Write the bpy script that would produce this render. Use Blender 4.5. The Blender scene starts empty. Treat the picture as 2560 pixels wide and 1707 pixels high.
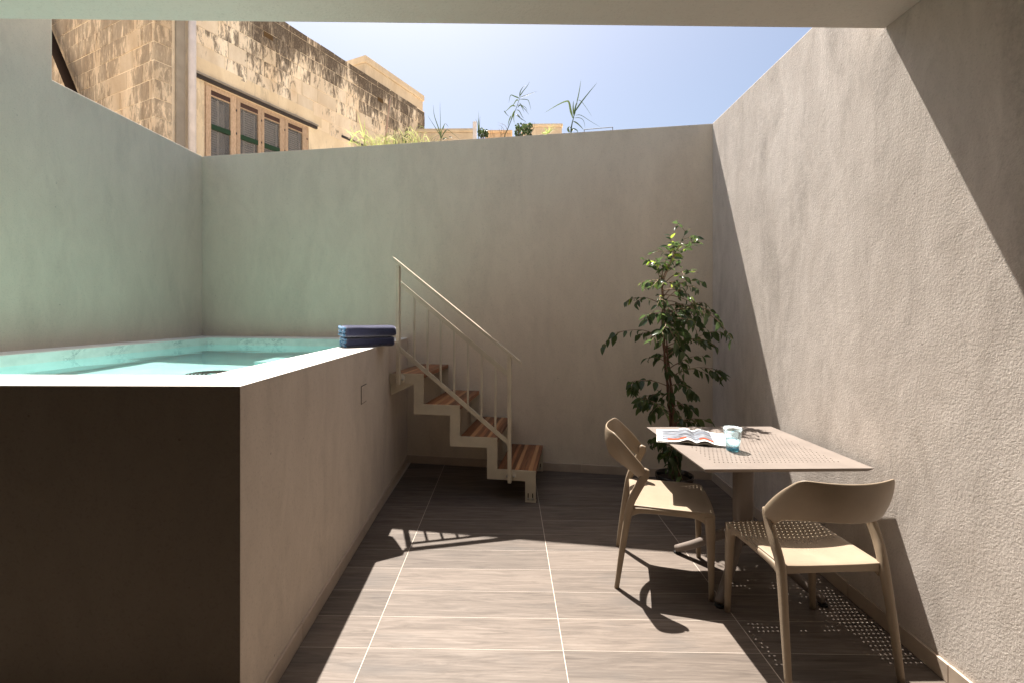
import bpy, bmesh, math, random
from mathutils import Vector, Matrix, noise
from mathutils.geometry import tessellate_polygon
random.seed(7)
R = math.radians
sc = bpy.context.scene
C = sc.collection

# ------------------------------------------------------------------ camera
F_PX, CX, CY = 1168.3, 1246.4, 780.5        # focal length and principal point of a 2560 px wide frame
cam = bpy.data.cameras.new('camera'); cam_o = bpy.data.objects.new('camera', cam); C.objects.link(cam_o)
cam.sensor_width = 36; cam.lens = F_PX / 2560 * 36
cam.shift_x = (1280 - CX) / 2560; cam.shift_y = -(853.5 - CY) / 2560
cam.clip_start = 0.05; cam.clip_end = 2000
cam_o.location = (0, 0, 1.5); cam_o.rotation_euler = (R(90), 0, 0.0196)
sc.camera = cam_o

# ------------------------------------------------------------------ sky and sun
SUN = Vector((-0.1468, 0.4633, 1.0)).normalized()
w = bpy.data.worlds.new('World'); sc.world = w; w.use_nodes = True
nt = w.node_tree; nt.nodes.clear()
sky = nt.nodes.new('ShaderNodeTexSky'); sky.sky_type = 'NISHITA'; sky.sun_disc = False
sky.sun_elevation = math.asin(SUN.z); sky.sun_rotation = math.atan2(SUN.x, SUN.y)
sky.air_density = 1.0; sky.dust_density = 3.2; sky.ozone_density = 0.8; sky.altitude = 0
bg = nt.nodes.new('ShaderNodeBackground'); bg.inputs['Strength'].default_value = 0.058
wo = nt.nodes.new('ShaderNodeOutputWorld')
nt.links.new(sky.outputs[0], bg.inputs[0]); nt.links.new(bg.outputs[0], wo.inputs[0])
sl = bpy.data.lights.new('sun', 'SUN'); sl.energy = 5.0; sl.angle = R(0.5); sl.color = (1.0, 0.945, 0.88)
so = bpy.data.objects.new('sun', sl); C.objects.link(so)
so.rotation_euler = SUN.to_track_quat('Z', 'Y').to_euler()
try: sl.cycles.is_caustics_light = True
except Exception as e: print('no caustics light', e)
sc.view_settings.view_transform = 'Standard'; sc.view_settings.look = 'None'
sc.view_settings.gamma = 1; sc.view_settings.use_curve_mapping = False
sc.view_settings.exposure = 1.5
sc.render.engine = 'CYCLES'
cy = sc.cycles
cy.use_denoising = True; cy.max_bounces = 16; cy.diffuse_bounces = 4; cy.glossy_bounces = 4
cy.transmission_bounces = 14; cy.transparent_max_bounces = 12; cy.caustics_refractive = True; cy.caustics_reflective = True
cy.sample_clamp_indirect = 20; cy.blur_glossy = 0.5

# ------------------------------------------------------------------ node material helpers
def srgb(r, g, b):
    f = lambda c: (c / 255 / 12.92) if c <= 10 else ((c / 255 + .055) / 1.055) ** 2.4
    return (f(r), f(g), f(b), 1)
class M:
    def __init__(s, name, rough=.6, spec=.3):
        s.m = bpy.data.materials.new(name); s.m.use_nodes = True
        s.t = s.m.node_tree; s.b = s.t.nodes['Principled BSDF']
        s.b.inputs['Roughness'].default_value = rough
        s.b.inputs['Specular IOR Level'].default_value = spec
        s.geo = None
    def n(s, k, **kw):
        x = s.t.nodes.new(k)
        for a, v in kw.items():
            if a.startswith('i_'):
                key = a[2:].replace('_', ' ')
                x.inputs[int(key) if key.isdigit() else key].default_value = v
            else: setattr(x, a, v)
        return x
    def l(s, a, b): s.t.links.new(a, b)
    def pos(s, scale=(1, 1, 1), kind='world', rand=False, rot=(0, 0, 0)):
        if kind == 'world': src = s.n('ShaderNodeNewGeometry').outputs['Position']
        else: src = s.n('ShaderNodeTexCoord').outputs['Object']
        if rand:
            oi = s.n('ShaderNodeObjectInfo')
            mu = s.n('ShaderNodeVectorMath', operation='SCALE'); mu.inputs['Scale'].default_value = 37.0
            cb = s.n('ShaderNodeCombineXYZ'); s.l(oi.outputs['Random'], cb.inputs[0]); s.l(oi.outputs['Random'], cb.inputs[1]); s.l(oi.outputs['Random'], cb.inputs[2])
            s.l(cb.outputs[0], mu.inputs[0])
            ad = s.n('ShaderNodeVectorMath', operation='ADD'); s.l(src, ad.inputs[0]); s.l(mu.outputs[0], ad.inputs[1]); src = ad.outputs[0]
        mp = s.n('ShaderNodeMapping'); mp.inputs['Scale'].default_value = scale; mp.inputs['Rotation'].default_value = rot
        s.l(src, mp.inputs['Vector']); return mp.outputs[0]
    def noise(s, vec, scale=5, detail=4, rough=.55, dist=0):
        x = s.n('ShaderNodeTexNoise', i_Scale=scale, i_Detail=detail, i_Roughness=rough, i_Distortion=dist)
        s.l(vec, x.inputs['Vector']); return x.outputs['Fac']
    def ramp(s, fac, stops):
        x = s.n('ShaderNodeValToRGB'); e = x.color_ramp.elements
        while len(e) < len(stops): e.new(.5)
        for i, (p, c) in enumerate(stops):
            e[i].position = p; e[i].color = c if len(c) == 4 else (*c, 1)
        s.l(fac, x.inputs[0]); return x.outputs[0]
    def mix(s, fac, a, b, mode='MIX'):
        x = s.n('ShaderNodeMix', data_type='RGBA', blend_type=mode)
        if isinstance(fac, (int, float)): x.inputs[0].default_value = fac
        else: s.l(fac, x.inputs[0])
        for v, i in ((a, 6), (b, 7)):
            if isinstance(v, tuple): x.inputs[i].default_value = v if len(v) == 4 else (*v, 1)
            else: s.l(v, x.inputs[i])
        return x.outputs[2]
    def math(s, op, a, b=0.0):
        x = s.n('ShaderNodeMath', operation=op)
        for v, i in ((a, 0), (b, 1)):
            if isinstance(v, (int, float)): x.inputs[i].default_value = v
            else: s.l(v, x.inputs[i])
        return x.outputs[0]
    def col(s, c):
        if isinstance(c, tuple): s.b.inputs['Base Color'].default_value = c if len(c) == 4 else (*c, 1)
        else: s.l(c, s.b.inputs['Base Color'])
        return s
    def bump(s, h, strength=.3, dist=.01, prev=None):
        x = s.n('ShaderNodeBump', i_Strength=strength, i_Distance=dist); s.l(h, x.inputs['Height'])
        if prev: s.l(prev, x.inputs['Normal'])
        s.l(x.outputs[0], s.b.inputs['Normal']); return x.outputs[0]

def g(v): return (v, v, v, 1)

def plaster(name, base, dark, fine=.5, blot=.5, scale=1.0, trowel=.0, grain=80, smudge=0.0):
    m = M(name, .88, .2)
    p = m.pos(); ps = m.pos((1, 1, .28)); 
    big = m.noise(ps, 1.7 * scale, 5, .6, .8)
    mid = m.noise(m.pos((1, 1, .45)), 5.5 * scale, 6, .65, 1.2)
    f = m.mix(.55, m.ramp(big, [(.36, g(0)), (.68, g(1))]), m.ramp(mid, [(.38, g(0)), (.72, g(1))]))
    streak = m.noise(m.pos((9, 9, .5)), 1.6, 3, .5)
    c = m.mix(m.math('MULTIPLY', m.math('ADD', f, 0), blot), base, dark)
    c = m.mix(m.math('MULTIPLY', m.ramp(streak, [(.55, g(0)), (.8, g(1))]), .14 * blot), c, dark)
    if smudge:
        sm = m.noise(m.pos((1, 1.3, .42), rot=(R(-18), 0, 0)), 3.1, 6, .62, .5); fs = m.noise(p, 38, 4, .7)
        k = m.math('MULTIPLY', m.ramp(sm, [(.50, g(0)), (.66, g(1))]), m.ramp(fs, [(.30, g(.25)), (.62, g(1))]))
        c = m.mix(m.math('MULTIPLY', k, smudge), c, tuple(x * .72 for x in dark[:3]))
    vo = m.n('ShaderNodeTexVoronoi', feature='F1', i_Scale=5.5); m.l(p, vo.inputs['Vector'])
    c = m.mix(m.ramp(vo.outputs['Distance'], [(.018, g(.55)), (.034, g(0))]), c, tuple(x * .45 for x in dark[:3]))
    spk = m.noise(p, 95, 3, .6)
    c = m.mix(m.ramp(spk, [(.3, g(.22)), (.45, g(0))]), c, tuple(x * .55 for x in dark[:3]))
    c = m.mix(m.ramp(m.noise(p, 160, 2, .6), [(.6, g(0)), (.78, g(.16))]), c, tuple(min(1, x * 1.35) for x in base[:3]))
    m.col(c)
    n1 = m.bump(m.noise(m.pos((1, 1, 1)), grain, 3, .6, .4), fine, .006 * 62 / grain + .001)
    n2 = m.bump(m.noise(p, grain * 2.2, 2, .6), fine * .7, .002, n1)
    n3 = m.bump(m.noise(m.pos((1, 1, .6), rot=(0, R(25), 0)), 5, 4, .55, .5), trowel, .03, n2)
    return m.m

PL_B = (.72, .62, .485); PL_D = (.54, .455, .35)
m_wall = plaster('beige render', PL_B, PL_D, .25, .5, 1, .2, 110, .22)
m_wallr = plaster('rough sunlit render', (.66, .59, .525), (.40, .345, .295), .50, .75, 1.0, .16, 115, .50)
m_soffit = plaster('soffit render', (.62, .585, .52), (.54, .50, .44), .22, .4, 1, .1)
m_poolw_shade = plaster('shade darkened pool front render', (.18, .145, .115), (.135, .107, .083), .15, .6, 1.1, .08)  # same render as the side, darkened to paint in the canopy shade
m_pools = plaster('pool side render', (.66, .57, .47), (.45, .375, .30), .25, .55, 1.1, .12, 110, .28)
m_room = plaster('dim room render', (.12, .10, .08), (.09, .075, .06), .1, .4, 1, .1)
m_cop = plaster('white coping cement', (.85, .81, .74), (.76, .71, .64), .1, .4, 1, .05)

def simple(name, c, rough=.5, spec=.3, bumps=None, metal=0):
    m = M(name, rough, spec); v = m.noise(m.pos(kind='object', rand=True), 6, 4, .6)
    d = tuple(x * .82 for x in c[:3]); m.col(m.mix(m.ramp(v, [(.35, g(0)), (.7, g(1))]), c, d))
    m.b.inputs['Metallic'].default_value = metal
    if bumps: m.bump(m.noise(m.pos(kind='object'), bumps[0], 3, .6), bumps[1], bumps[2])
    return m.m

# wood-look porcelain floor tile
def tile_mat():
    m = M('wood look tile', .55, .32)
    v = m.pos((1, 1, 1), 'object', True)
    mp = m.n('ShaderNodeMapping'); mp.inputs['Scale'].default_value = (.9, 9, 1); m.l(v, mp.inputs['Vector'])
    grain = m.noise(mp.outputs[0], 3.2, 8, .68, .9)
    mp2 = m.n('ShaderNodeMapping'); mp2.inputs['Scale'].default_value = (2.2, 60, 1); m.l(v, mp2.inputs['Vector'])
    fine = m.noise(mp2.outputs[0], 3, 4, .7)
    wv = m.n('ShaderNodeTexWave', wave_type='RINGS', rings_direction='SPHERICAL', i_Scale=2.3, i_Distortion=5.5, i_Detail=3, i_Detail_Scale=1.4)
    mp3 = m.n('ShaderNodeMapping'); mp3.inputs['Scale'].default_value = (1.1, 7.5, 1); m.l(v, mp3.inputs['Vector']); m.l(mp3.outputs[0], wv.inputs['Vector'])
    patch = m.noise(m.pos((1.4, 4.2, 1), 'object', True), 1.7, 3, .5)
    oi = m.n('ShaderNodeObjectInfo')
    c = m.ramp(grain, [(.28, (.066, .051, .039, 1)), (.5, (.118, .093, .074, 1)), (.72, (.178, .145, .118, 1))])
    c = m.mix(m.math('MULTIPLY', wv.outputs['Fac'], .28), c, (.085, .063, .05, 1))
    c = m.mix(m.ramp(fine, [(.5, g(0)), (.75, g(.5))]), c, (.20, .160, .130, 1))
    c = m.mix(m.ramp(patch, [(.55, g(0)), (.76, g(.6))]), c, (.07, .062, .056, 1))
    hs = m.n('ShaderNodeHueSaturation'); m.l(c, hs.inputs['Color']); m.l(m.math('ADD', m.math('MULTIPLY', oi.outputs['Random'], .36), .84), hs.inputs['Value'])
    m.col(hs.outputs[0])
    m.l(m.ramp(grain, [(.3, g(.62)), (.7, g(.48))]), m.b.inputs['Roughness'])
    n1 = m.bump(fine, .25, .002); m.bump(grain, .2, .003, n1)
    return m.m
m_tile = tile_mat()
m_grout = simple('pale grout', (.52, .45, .38), .9, .1, (200, .3, .002))
m_skirt = simple('beige stone skirting', (.50, .405, .315), .6, .3, (40, .2, .003))
m_steel = simple('cream painted steel', (.60, .53, .40), .38, .45, (300, .06, .001))
m_bolt = simple('zinc bolt', (.45, .43, .38), .35, .5, None, .8)
m_dark = simple('black slot', (.01, .01, .01), .8)
m_chair = simple('caramel resin', (.315, .245, .172), .42, .35, (420, .08, .0008))
m_table = simple('dove grey lacquered metal', (.215, .178, .152), .45, .35, (500, .06, .0006))
m_pad = simple('black rubber', (.02, .02, .02), .7)
m_terr = simple('dark soil', (.055, .04, .03), .95, .1, (60, .8, .02))

def wood_mat(name, a, b, stripe=1.0):
    m = M(name, .42, .35)
    v = m.pos((22, 1.2, 6), 'object', True); gr = m.noise(v, 3.0, 6, .65, .6)
    oi = m.n('ShaderNodeObjectInfo')
    c = m.ramp(gr, [(.3, a), (.7, b)])
    hs = m.n('ShaderNodeHueSaturation'); m.l(c, hs.inputs['Color']); m.l(m.math('ADD', m.math('MULTIPLY', oi.outputs['Random'], 1.1 * stripe), 1 - .45 * stripe), hs.inputs['Value'])
    m.col(hs.outputs[0]); m.bump(gr, .15, .002); return m.m
m_stave = wood_mat('oiled iroko', (.13, .048, .020, 1), (.30, .125, .052, 1), .8)
m_stave_pale = wood_mat('pale iroko stave', (.34, .16, .065, 1), (.48, .25, .11, 1), .2)
m_frame = wood_mat('weathered window wood', (.36, .24, .15, 1), (.58, .43, .30, 1), .25)
m_brownb = simple('brown board', (.075, .04, .03), .7)
m_green = simple('dark green paint', (.018, .05, .02), .5)

def stone_mat(name, base, dark, stain, zlo, zhi):
    m = M(name, .92, .1)
    p = m.pos()
    oi = m.n('ShaderNodeObjectInfo')
    tone = m.mix(m.ramp(m.noise(m.pos((1, 1, .4)), 2.2, 5, .6, .5), [(.35, g(0)), (.7, g(1))]), base, dark)
    hs = m.n('ShaderNodeHueSaturation'); m.l(tone, hs.inputs['Color']); m.l(m.math('ADD', m.math('MULTIPLY', oi.outputs['Random'], .3), .85), hs.inputs['Value'])
    streak = m.noise(m.pos((6, 6, 1.5), rand=True), 2.2, 9, .78, .5)
    big = m.noise(m.pos((1, 1, .5)), 1.3, 3, .5)
    sx = m.n('ShaderNodeSeparateXYZ'); m.l(m.n('ShaderNodeNewGeometry').outputs['Position'], sx.inputs[0])
    mr = m.n('ShaderNodeMapRange'); mr.inputs['From Min'].default_value = zlo; mr.inputs['From Max'].default_value = zhi; m.l(sx.outputs[2], mr.inputs['Value'])
    k = m.math('ADD', m.math('MULTIPLY', mr.outputs[0], .27), m.math('MULTIPLY', big, .80))
    k = m.math('ADD', k, m.math('MULTIPLY', m.math('SUBTRACT', oi.outputs['Random'], .5), .16))
    s = m.math('ADD', streak, m.math('SUBTRACT', k, .52))
    mask = m.ramp(s, [(.445, g(0)), (.50, g(.7)), (.62, g(1))])
    c = m.mix(m.math('MULTIPLY', mask, stain), hs.outputs[0], (.062, .047, .038, 1))
    fine = m.noise(m.pos((3, 3, 1)), 22, 4, .6)
    c = m.mix(m.ramp(fine, [(.52, g(0)), (.7, g(.35))]), c, dark)
    m.col(c)
    n1 = m.bump(m.noise(p, 14, 6, .7, .4), .6, .02); m.bump(m.noise(p, 70, 3, .6), .4, .005, n1)
    return m.m
LB = (.86, .755, .61, 1); LD = (.62, .49, .345, 1)
m_block = stone_mat('stained limestone block', LB, LD, .93, 5.3, 6.8)
m_blockw = stone_mat('washed limestone block', (.80, .66, .49, 1), (.52, .39, .26, 1), .62, 4.2, 6.6)
m_mortar = stone_mat('lime mortar', (.86, .74, .57, 1), (.70, .57, .41, 1), .18, 5.2, 7.4)
m_plas = stone_mat('cream lime plaster', (.82, .69, .50, 1), (.66, .53, .36, 1), .25, 5.2, 8.5)
m_cement = simple('grey cement render', (.34, .30, .25), .9, .1, (30, .5, .01))
m_pipe = simple('white plastic pipe', (.72, .66, .64), .35, .4)
m_farcream = stone_mat('pale rendered house', (.74, .62, .46, 1), (.60, .48, .34, 1), .12, 5.5, 9)
m_farorange = stone_mat('orange rendered house', (.70, .50, .32, 1), (.60, .42, .26, 1), .12, 5.5, 9)
m_ground = stone_mat('limestone ground', (.68, .58, .44, 1), (.50, .41, .30, 1), .1, 0, 50)
m_iron = simple('dark iron', (.045, .035, .03), .5)
m_wire = simple('grey galvanised tube', (.30, .32, .35), .4, .5)

def lining_mat():
    m = M('teal pool lining', .6, .3)
    v = m.pos(); f = m.noise(v, 3.5, 5, .6, .6)
    c = m.ramp(f, [(.3, (.50, .84, .82, 1)), (.7, (.60, .91, .89, 1))]); m.col(c)
    return m.m
m_lining = lining_mat()
def marble_caustic_mat():
    m = M('veined caustic pool border', .5, .3)  # marble veins and painted water reflections; base pale for caustic bounce
    v = m.pos((1, 1, 1.6)); n = m.noise(v, 5, 7, .75, 2.2)
    band = m.ramp(m.math('ABSOLUTE', m.math('SUBTRACT', n, .5)), [(0, g(1)), (.012, g(.5)), (.03, g(0))])
    gate = m.ramp(m.noise(m.pos(), 2.6, 2, .5), [(.5, g(0)), (.62, g(1))])
    c = m.mix(m.math('MULTIPLY', band, gate), (.80, .84, .76, 1), (.12, .19, .18, 1))
    m.col(m.mix(m.ramp(m.noise(v, 9, 4, .6), [(.4, g(0)), (.7, g(.5))]), c, (.55, .62, .54, 1))); return m.m
m_border = marble_caustic_mat()
def water_mat():
    m = bpy.data.materials.new('pool water'); m.use_nodes = True; t = m.node_tree; t.nodes.clear()
    o = t.nodes.new('ShaderNodeOutputMaterial'); b = t.nodes.new('ShaderNodeBsdfPrincipled')
    b.inputs['Base Color'].default_value = (.93, .99, .98, 1); b.inputs['Roughness'].default_value = 0
    b.inputs['IOR'].default_value = 1.33; b.inputs['Transmission Weight'].default_value = 1
    b.inputs['Specular IOR Level'].default_value = .5
    t.links.new(b.outputs[0], o.inputs[0]); return m
m_water = water_mat()
def glass_mat(name='pale blue glass', c=(.88, .975, 1, 1)):
    m = bpy.data.materials.new(name); m.use_nodes = True; t = m.node_tree
    b = t.nodes['Principled BSDF']; b.inputs['Base Color'].default_value = c
    b.inputs['Roughness'].default_value = 0.0; b.inputs['IOR'].default_value = 1.45; b.inputs['Transmission Weight'].default_value = 1
    tr = t.nodes.new('ShaderNodeBsdfTransparent'); tr.inputs[0].default_value = c
    mx = t.nodes.new('ShaderNodeMixShader'); mx.inputs[0].default_value = .3
    o = [x for x in t.nodes if x.type == 'OUTPUT_MATERIAL'][0]
    t.links.new(b.outputs[0], mx.inputs[1]); t.links.new(tr.outputs[0], mx.inputs[2]); t.links.new(mx.outputs[0], o.inputs[0])
    return m
m_glass = glass_mat(); m_glassb = glass_mat('deep blue glass foot', (.30, .72, .88, 1))
def pane_mat():
    m = M('old window glass', .06, .6); m.col((.26, .245, .225, 1)); m.b.inputs['Alpha'].default_value = .33
    m.bump(m.noise(m.pos(), 4, 2, .5), .15, .01); return m.m
m_pane = pane_mat()
m_shut = simple('grey louvre shutter', (.55, .51, .46), .6)
m_curtain = simple('net curtain', (.36, .34, .315), .9)
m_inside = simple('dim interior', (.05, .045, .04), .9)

def towel_mat(name, c):
    m = M(name, .95, .05); m.b.inputs['Sheen Weight'].default_value = .6; m.b.inputs['Sheen Roughness'].default_value = .5
    m.b.inputs['Sheen Tint'].default_value = (.85, .85, 1, 1)
    p = m.pos(kind='object'); n = m.noise(p, 160, 2, .6)
    m.col(m.mix(n, c, tuple(x * 1.7 for x in c[:3]))); m.bump(n, 1.0, .004); return m.m
m_towel = towel_mat('indigo terry', (.020, .022, .046, 1))
m_towelb = towel_mat('blue terry underside', (.055, .14, .25, 1))
def leaf_mat(name, a, b, trans=.35, rough=.33):
    m = M(name, rough, .5)
    oi = m.n('ShaderNodeObjectInfo'); m.col(m.mix(oi.outputs['Random'], a, b))
    tr = m.n('ShaderNodeBsdfTranslucent'); m.l(m.mix(oi.outputs['Random'], tuple(min(1, x * 3.2) for x in a[:3]), tuple(min(1, x * 3.2) for x in b[:3])), tr.inputs['Color'])
    ms = m.n('ShaderNodeMixShader'); ms.inputs[0].default_value = trans
    out = [x for x in m.t.nodes if x.type == 'OUTPUT_MATERIAL'][0]
    m.l(m.b.outputs[0], ms.inputs[1]); m.l(tr.outputs[0], ms.inputs[2]); m.l(ms.outputs[0], out.inputs[0]); return m.m
m_leaf = leaf_mat('fig leaf', (.034, .055, .020), (.10, .14, .042), .32, .26)
m_leafy = leaf_mat('sunlit fig leaf', (.16, .24, .03), (.26, .34, .05), .4)  # young yellow-green, used high in the crown as painted sunlight
m_blade = leaf_mat('reed blade', (.045, .075, .030), (.09, .125, .042), .14, .45)
m_bladey = leaf_mat('yellow green grass blade', (.20, .27, .07), (.36, .38, .13), .35, .5)  # light yellow-green blades
m_straw = leaf_mat('dry straw', (.46, .29, .15), (.58, .40, .22), .2, .7)
m_bark = simple('fig bark', (.155, .085, .055), .85, .15, (40, .6, .006))
m_twig = simple('pale twig', (.28, .19, .12), .8)
m_glaze = None
def glaze():
    m = M('mottled dark glaze', .18, .6); n = m.noise(m.pos(kind='object'), 26, 6, .8, 2)
    m.col(m.ramp(n, [(.5, (.012, .010, .009, 1)), (.62, (.035, .03, .026, 1)), (.7, (.22, .18, .14, 1))])); return m.m
m_glaze = glaze()

# ------------------------------------------------------------------ mesh helpers
def tag(o, label=None, cat=None, group=None, kind=None):
    if label: o['label'] = label
    if cat: o['category'] = cat
    if group: o['group'] = group
    if kind: o['kind'] = kind
    return o
def empty(name, loc=(0, 0, 0), rz=0, **k):
    o = bpy.data.objects.new(name, None); o.empty_display_size = .1; C.objects.link(o)
    o.location = loc; o.rotation_euler = (0, 0, rz); return tag(o, **k)
def link(name, me, parent=None, mats=(), smooth=False, **k):
    for m in mats: me.materials.append(m)
    if smooth:
        for p in me.polygons: p.use_smooth = True
    o = bpy.data.objects.new(name, me); C.objects.link(o)
    if parent: o.parent = parent
    return tag(o, **k)
def bmobj(name, bm, mat, parent=None, smooth=False, bevel=0, seg=2, **k):
    me = bpy.data.meshes.new(name)
    bmesh.ops.recalc_face_normals(bm, faces=bm.faces); bm.to_mesh(me); bm.free()
    o = link(name, me, parent, mat if isinstance(mat, (list, tuple)) else (mat,), smooth, **k)
    if bevel:
        b = o.modifiers.new('bevel', 'BEVEL'); b.width = bevel; b.segments = seg; b.limit_method = 'ANGLE'; b.angle_limit = R(35)
        b.harden_normals = False
    return o
def box(bm, x0, x1, y0, y1, z0, z1, mi=0):
    v = [bm.verts.new((x, y, z)) for x in (x0, x1) for y in (y0, y1) for z in (z0, z1)]
    for f in ((0, 1, 3, 2), (4, 6, 7, 5), (0, 4, 5, 1), (2, 3, 7, 6), (0, 2, 6, 4), (1, 5, 7, 3)):
        q = bm.faces.new([v[i] for i in f]); q.material_index = mi
    return v
def boxo(name, b, mat, parent=None, bevel=0, **k):
    bm = bmesh.new(); box(bm, *b); return bmobj(name, bm, mat, parent, bevel=bevel, **k)
def prism(bm, poly, z0, z1, axis='z'):
    f = {'z': lambda p, h: (p[0], p[1], h), 'y': lambda p, h: (p[0], h, p[1]), 'x': lambda p, h: (h, p[0], p[1])}[axis]
    a = [bm.verts.new(f(p, z0)) for p in poly]; b = [bm.verts.new(f(p, z1)) for p in poly]
    n = len(poly)
    for i in range(n): bm.faces.new((a[i], a[(i + 1) % n], b[(i + 1) % n], b[i]))
    if n <= 4: bm.faces.new(a); bm.faces.new(b[::-1])
    else:
        for t in tessellate_polygon([[Vector((p[0], p[1], 0)) for p in poly]]):
            bm.faces.new([a[i] for i in t]); bm.faces.new([b[i] for i in t[::-1]])
def prismo(name, poly, z0, z1, mat, parent=None, axis='z', bevel=0, **k):
    bm = bmesh.new(); prism(bm, poly, z0, z1, axis); return bmobj(name, bm, mat, parent, bevel=bevel, **k)
def crom(pts, n=6):
    P = [Vector(p) for p in pts]; P = [P[0] * 2 - P[1]] + P + [P[-1] * 2 - P[-2]]; out = []
    for i in range(1, len(P) - 2):
        for j in range(n):
            t = j / n; a, b, c, d = P[i - 1:i + 3]
            out.append(.5 * ((2 * b) + (c - a) * t + (2 * a - 5 * b + 4 * c - d) * t * t + (3 * b - a - 3 * c + d) * t ** 3))
    out.append(P[-2]); return out
def tube(bm, pts, rad, seg=8, cap=True, mi=0):
    pts = [Vector(p) for p in pts]; n = len(pts); rings = []
    up = None
    for i, p in enumerate(pts):
        t = (pts[min(i + 1, n - 1)] - pts[max(i - 1, 0)]).normalized()
        if up is None: up = t.orthogonal().normalized()
        up = (up - t * up.dot(t)).normalized(); s = t.cross(up)
        r = rad[i] if isinstance(rad, (list, tuple)) else rad
        rings.append([bm.verts.new(p + (up * math.cos(a) + s * math.sin(a)) * r) for a in [2 * math.pi * k / seg for k in range(seg)]])
    for a, b in zip(rings, rings[1:]):
        for k in range(seg):
            f = bm.faces.new((a[k], a[(k + 1) % seg], b[(k + 1) % seg], b[k])); f.material_index = mi
    if cap: bm.faces.new(rings[0][::-1]); bm.faces.new(rings[-1])
    return rings
def sweep(bm, pts, sizes, side=Vector((1, 0, 0)), corner=.35, seg=3):
    """rounded rectangle swept along pts; sizes = (width along side, depth) per point"""
    n = len(pts); rings = []
    for i, p in enumerate(pts):
        t = (pts[min(i + 1, n - 1)] - pts[max(i - 1, 0)]).normalized()
        s = (side - t * side.dot(t)).normalized(); u = t.cross(s)
        wd, dp = sizes[i]; r = min(wd, dp) * corner; ring = []
        for qx, qy, a0 in ((1, 1, 0), (-1, 1, 90), (-1, -1, 180), (1, -1, 270)):
            for k in range(seg + 1):
                a = R(a0 + 90 * k / seg)
                ring.append(bm.verts.new(p + s * (qx * (wd / 2 - r) + math.cos(a) * r) + u * (qy * (dp / 2 - r) + math.sin(a) * r)))
        rings.append(ring)
    m = len(rings[0])
    for a, b in zip(rings, rings[1:]):
        for k in range(m): bm.faces.new((a[k], a[(k + 1) % m], b[(k + 1) % m], b[k]))
    bm.faces.new(rings[0][::-1]); bm.faces.new(rings[-1])
def lathe(bm, prof, seg=32, c=(0, 0), facet=None, mi=0):
    rings = []
    for r, z in prof:
        rings.append([bm.verts.new((c[0] + r * math.cos(2 * math.pi * k / seg) * (facet(k, z) if facet else 1), c[1] + r * math.sin(2 * math.pi * k / seg) * (facet(k, z) if facet else 1), z)) for k in range(seg)])
    for a, b in zip(rings, rings[1:]):
        for k in range(seg):
            f = bm.faces.new((a[k], a[(k + 1) % seg], b[(k + 1) % seg], b[k])); f.material_index = mi
    return rings
def lerp(a, b, t): return a + (b - a) * t

# ------------------------------------------------------------------ courtyard layout (metres)
BW = lambda x: 4.507 - .1521 * x            # inner face of the back wall
PX = lambda y: -.9003 - .0224 * y           # outer face of the pool side
RX = lambda y: 1.7507 + .02 * y             # inner face of the right wall
LX = -3.316
YC = 4.507 - .1521 * 1.835                  # corner back / right
HW = 3.19; HP = 1.243; PF = 1.617

# ------------------------------------------------------------------ setting
fl = prismo('floor', [(-4.2, -3.5), (2.0, -3.5), (2.0, 4.6), (-4.2, 5.3)], -.12, -.0006, m_grout, kind='structure')
TW = .2175; XA = -.6235; gap = .0036; gr = .0022
cols = [(-.97, XA), (XA, XA + .87), (XA + .87, XA + 1.74), (XA + 1.74, 1.84)]
k = -8
while True:
    y0 = 2.0814 + k * TW; y1 = y0 + TW
    if y0 > 4.62: break
    for x0, x1 in cols:
        a, b = x0 + gap / 2, x1 - gap / 2
        dz = random.uniform(-.0002, .0003)
        yb = [min(y1 - gr / 2, BW(x) + .05) for x in (a, b)]
        if max(yb) - y0 < .02: continue
        cx, cyy = (a + b) / 2, (y0 + y1) / 2
        poly = [(a - cx, y0 + gr / 2 - cyy), (b - cx, y0 + gr / 2 - cyy), (b - cx, max(yb[1], y0 + .01) - cyy), (a - cx, max(yb[0], y0 + .01) - cyy)]
        o = prismo('floor_tile', poly, -.012, 0, m_tile, fl, bevel=.0007); o.location = (cx, cyy, dz)
    k += 1

# neighbouring ground, one sheet with the courtyard and the house left open
bm = bmesh.new()
GZ = 3.0
out = [(-120, -120), (120, -120), (120, 160), (-120, 160)]; inn = [(LX - .25, -3.7), (2.05, -3.7), (2.1, 4.45), (LX - .25, 5.25)]
vo = [bm.verts.new((*p, GZ)) for p in out]; vi = [bm.verts.new((*p, GZ)) for p in inn]
for i in range(4): bm.faces.new((vo[i], vo[(i + 1) % 4], vi[(i + 1) % 4], vi[i]))
bmobj('ground', bm, m_ground, kind='structure')

def wallt(label, **k): return dict(label=label, cat='wall', **k)
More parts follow.
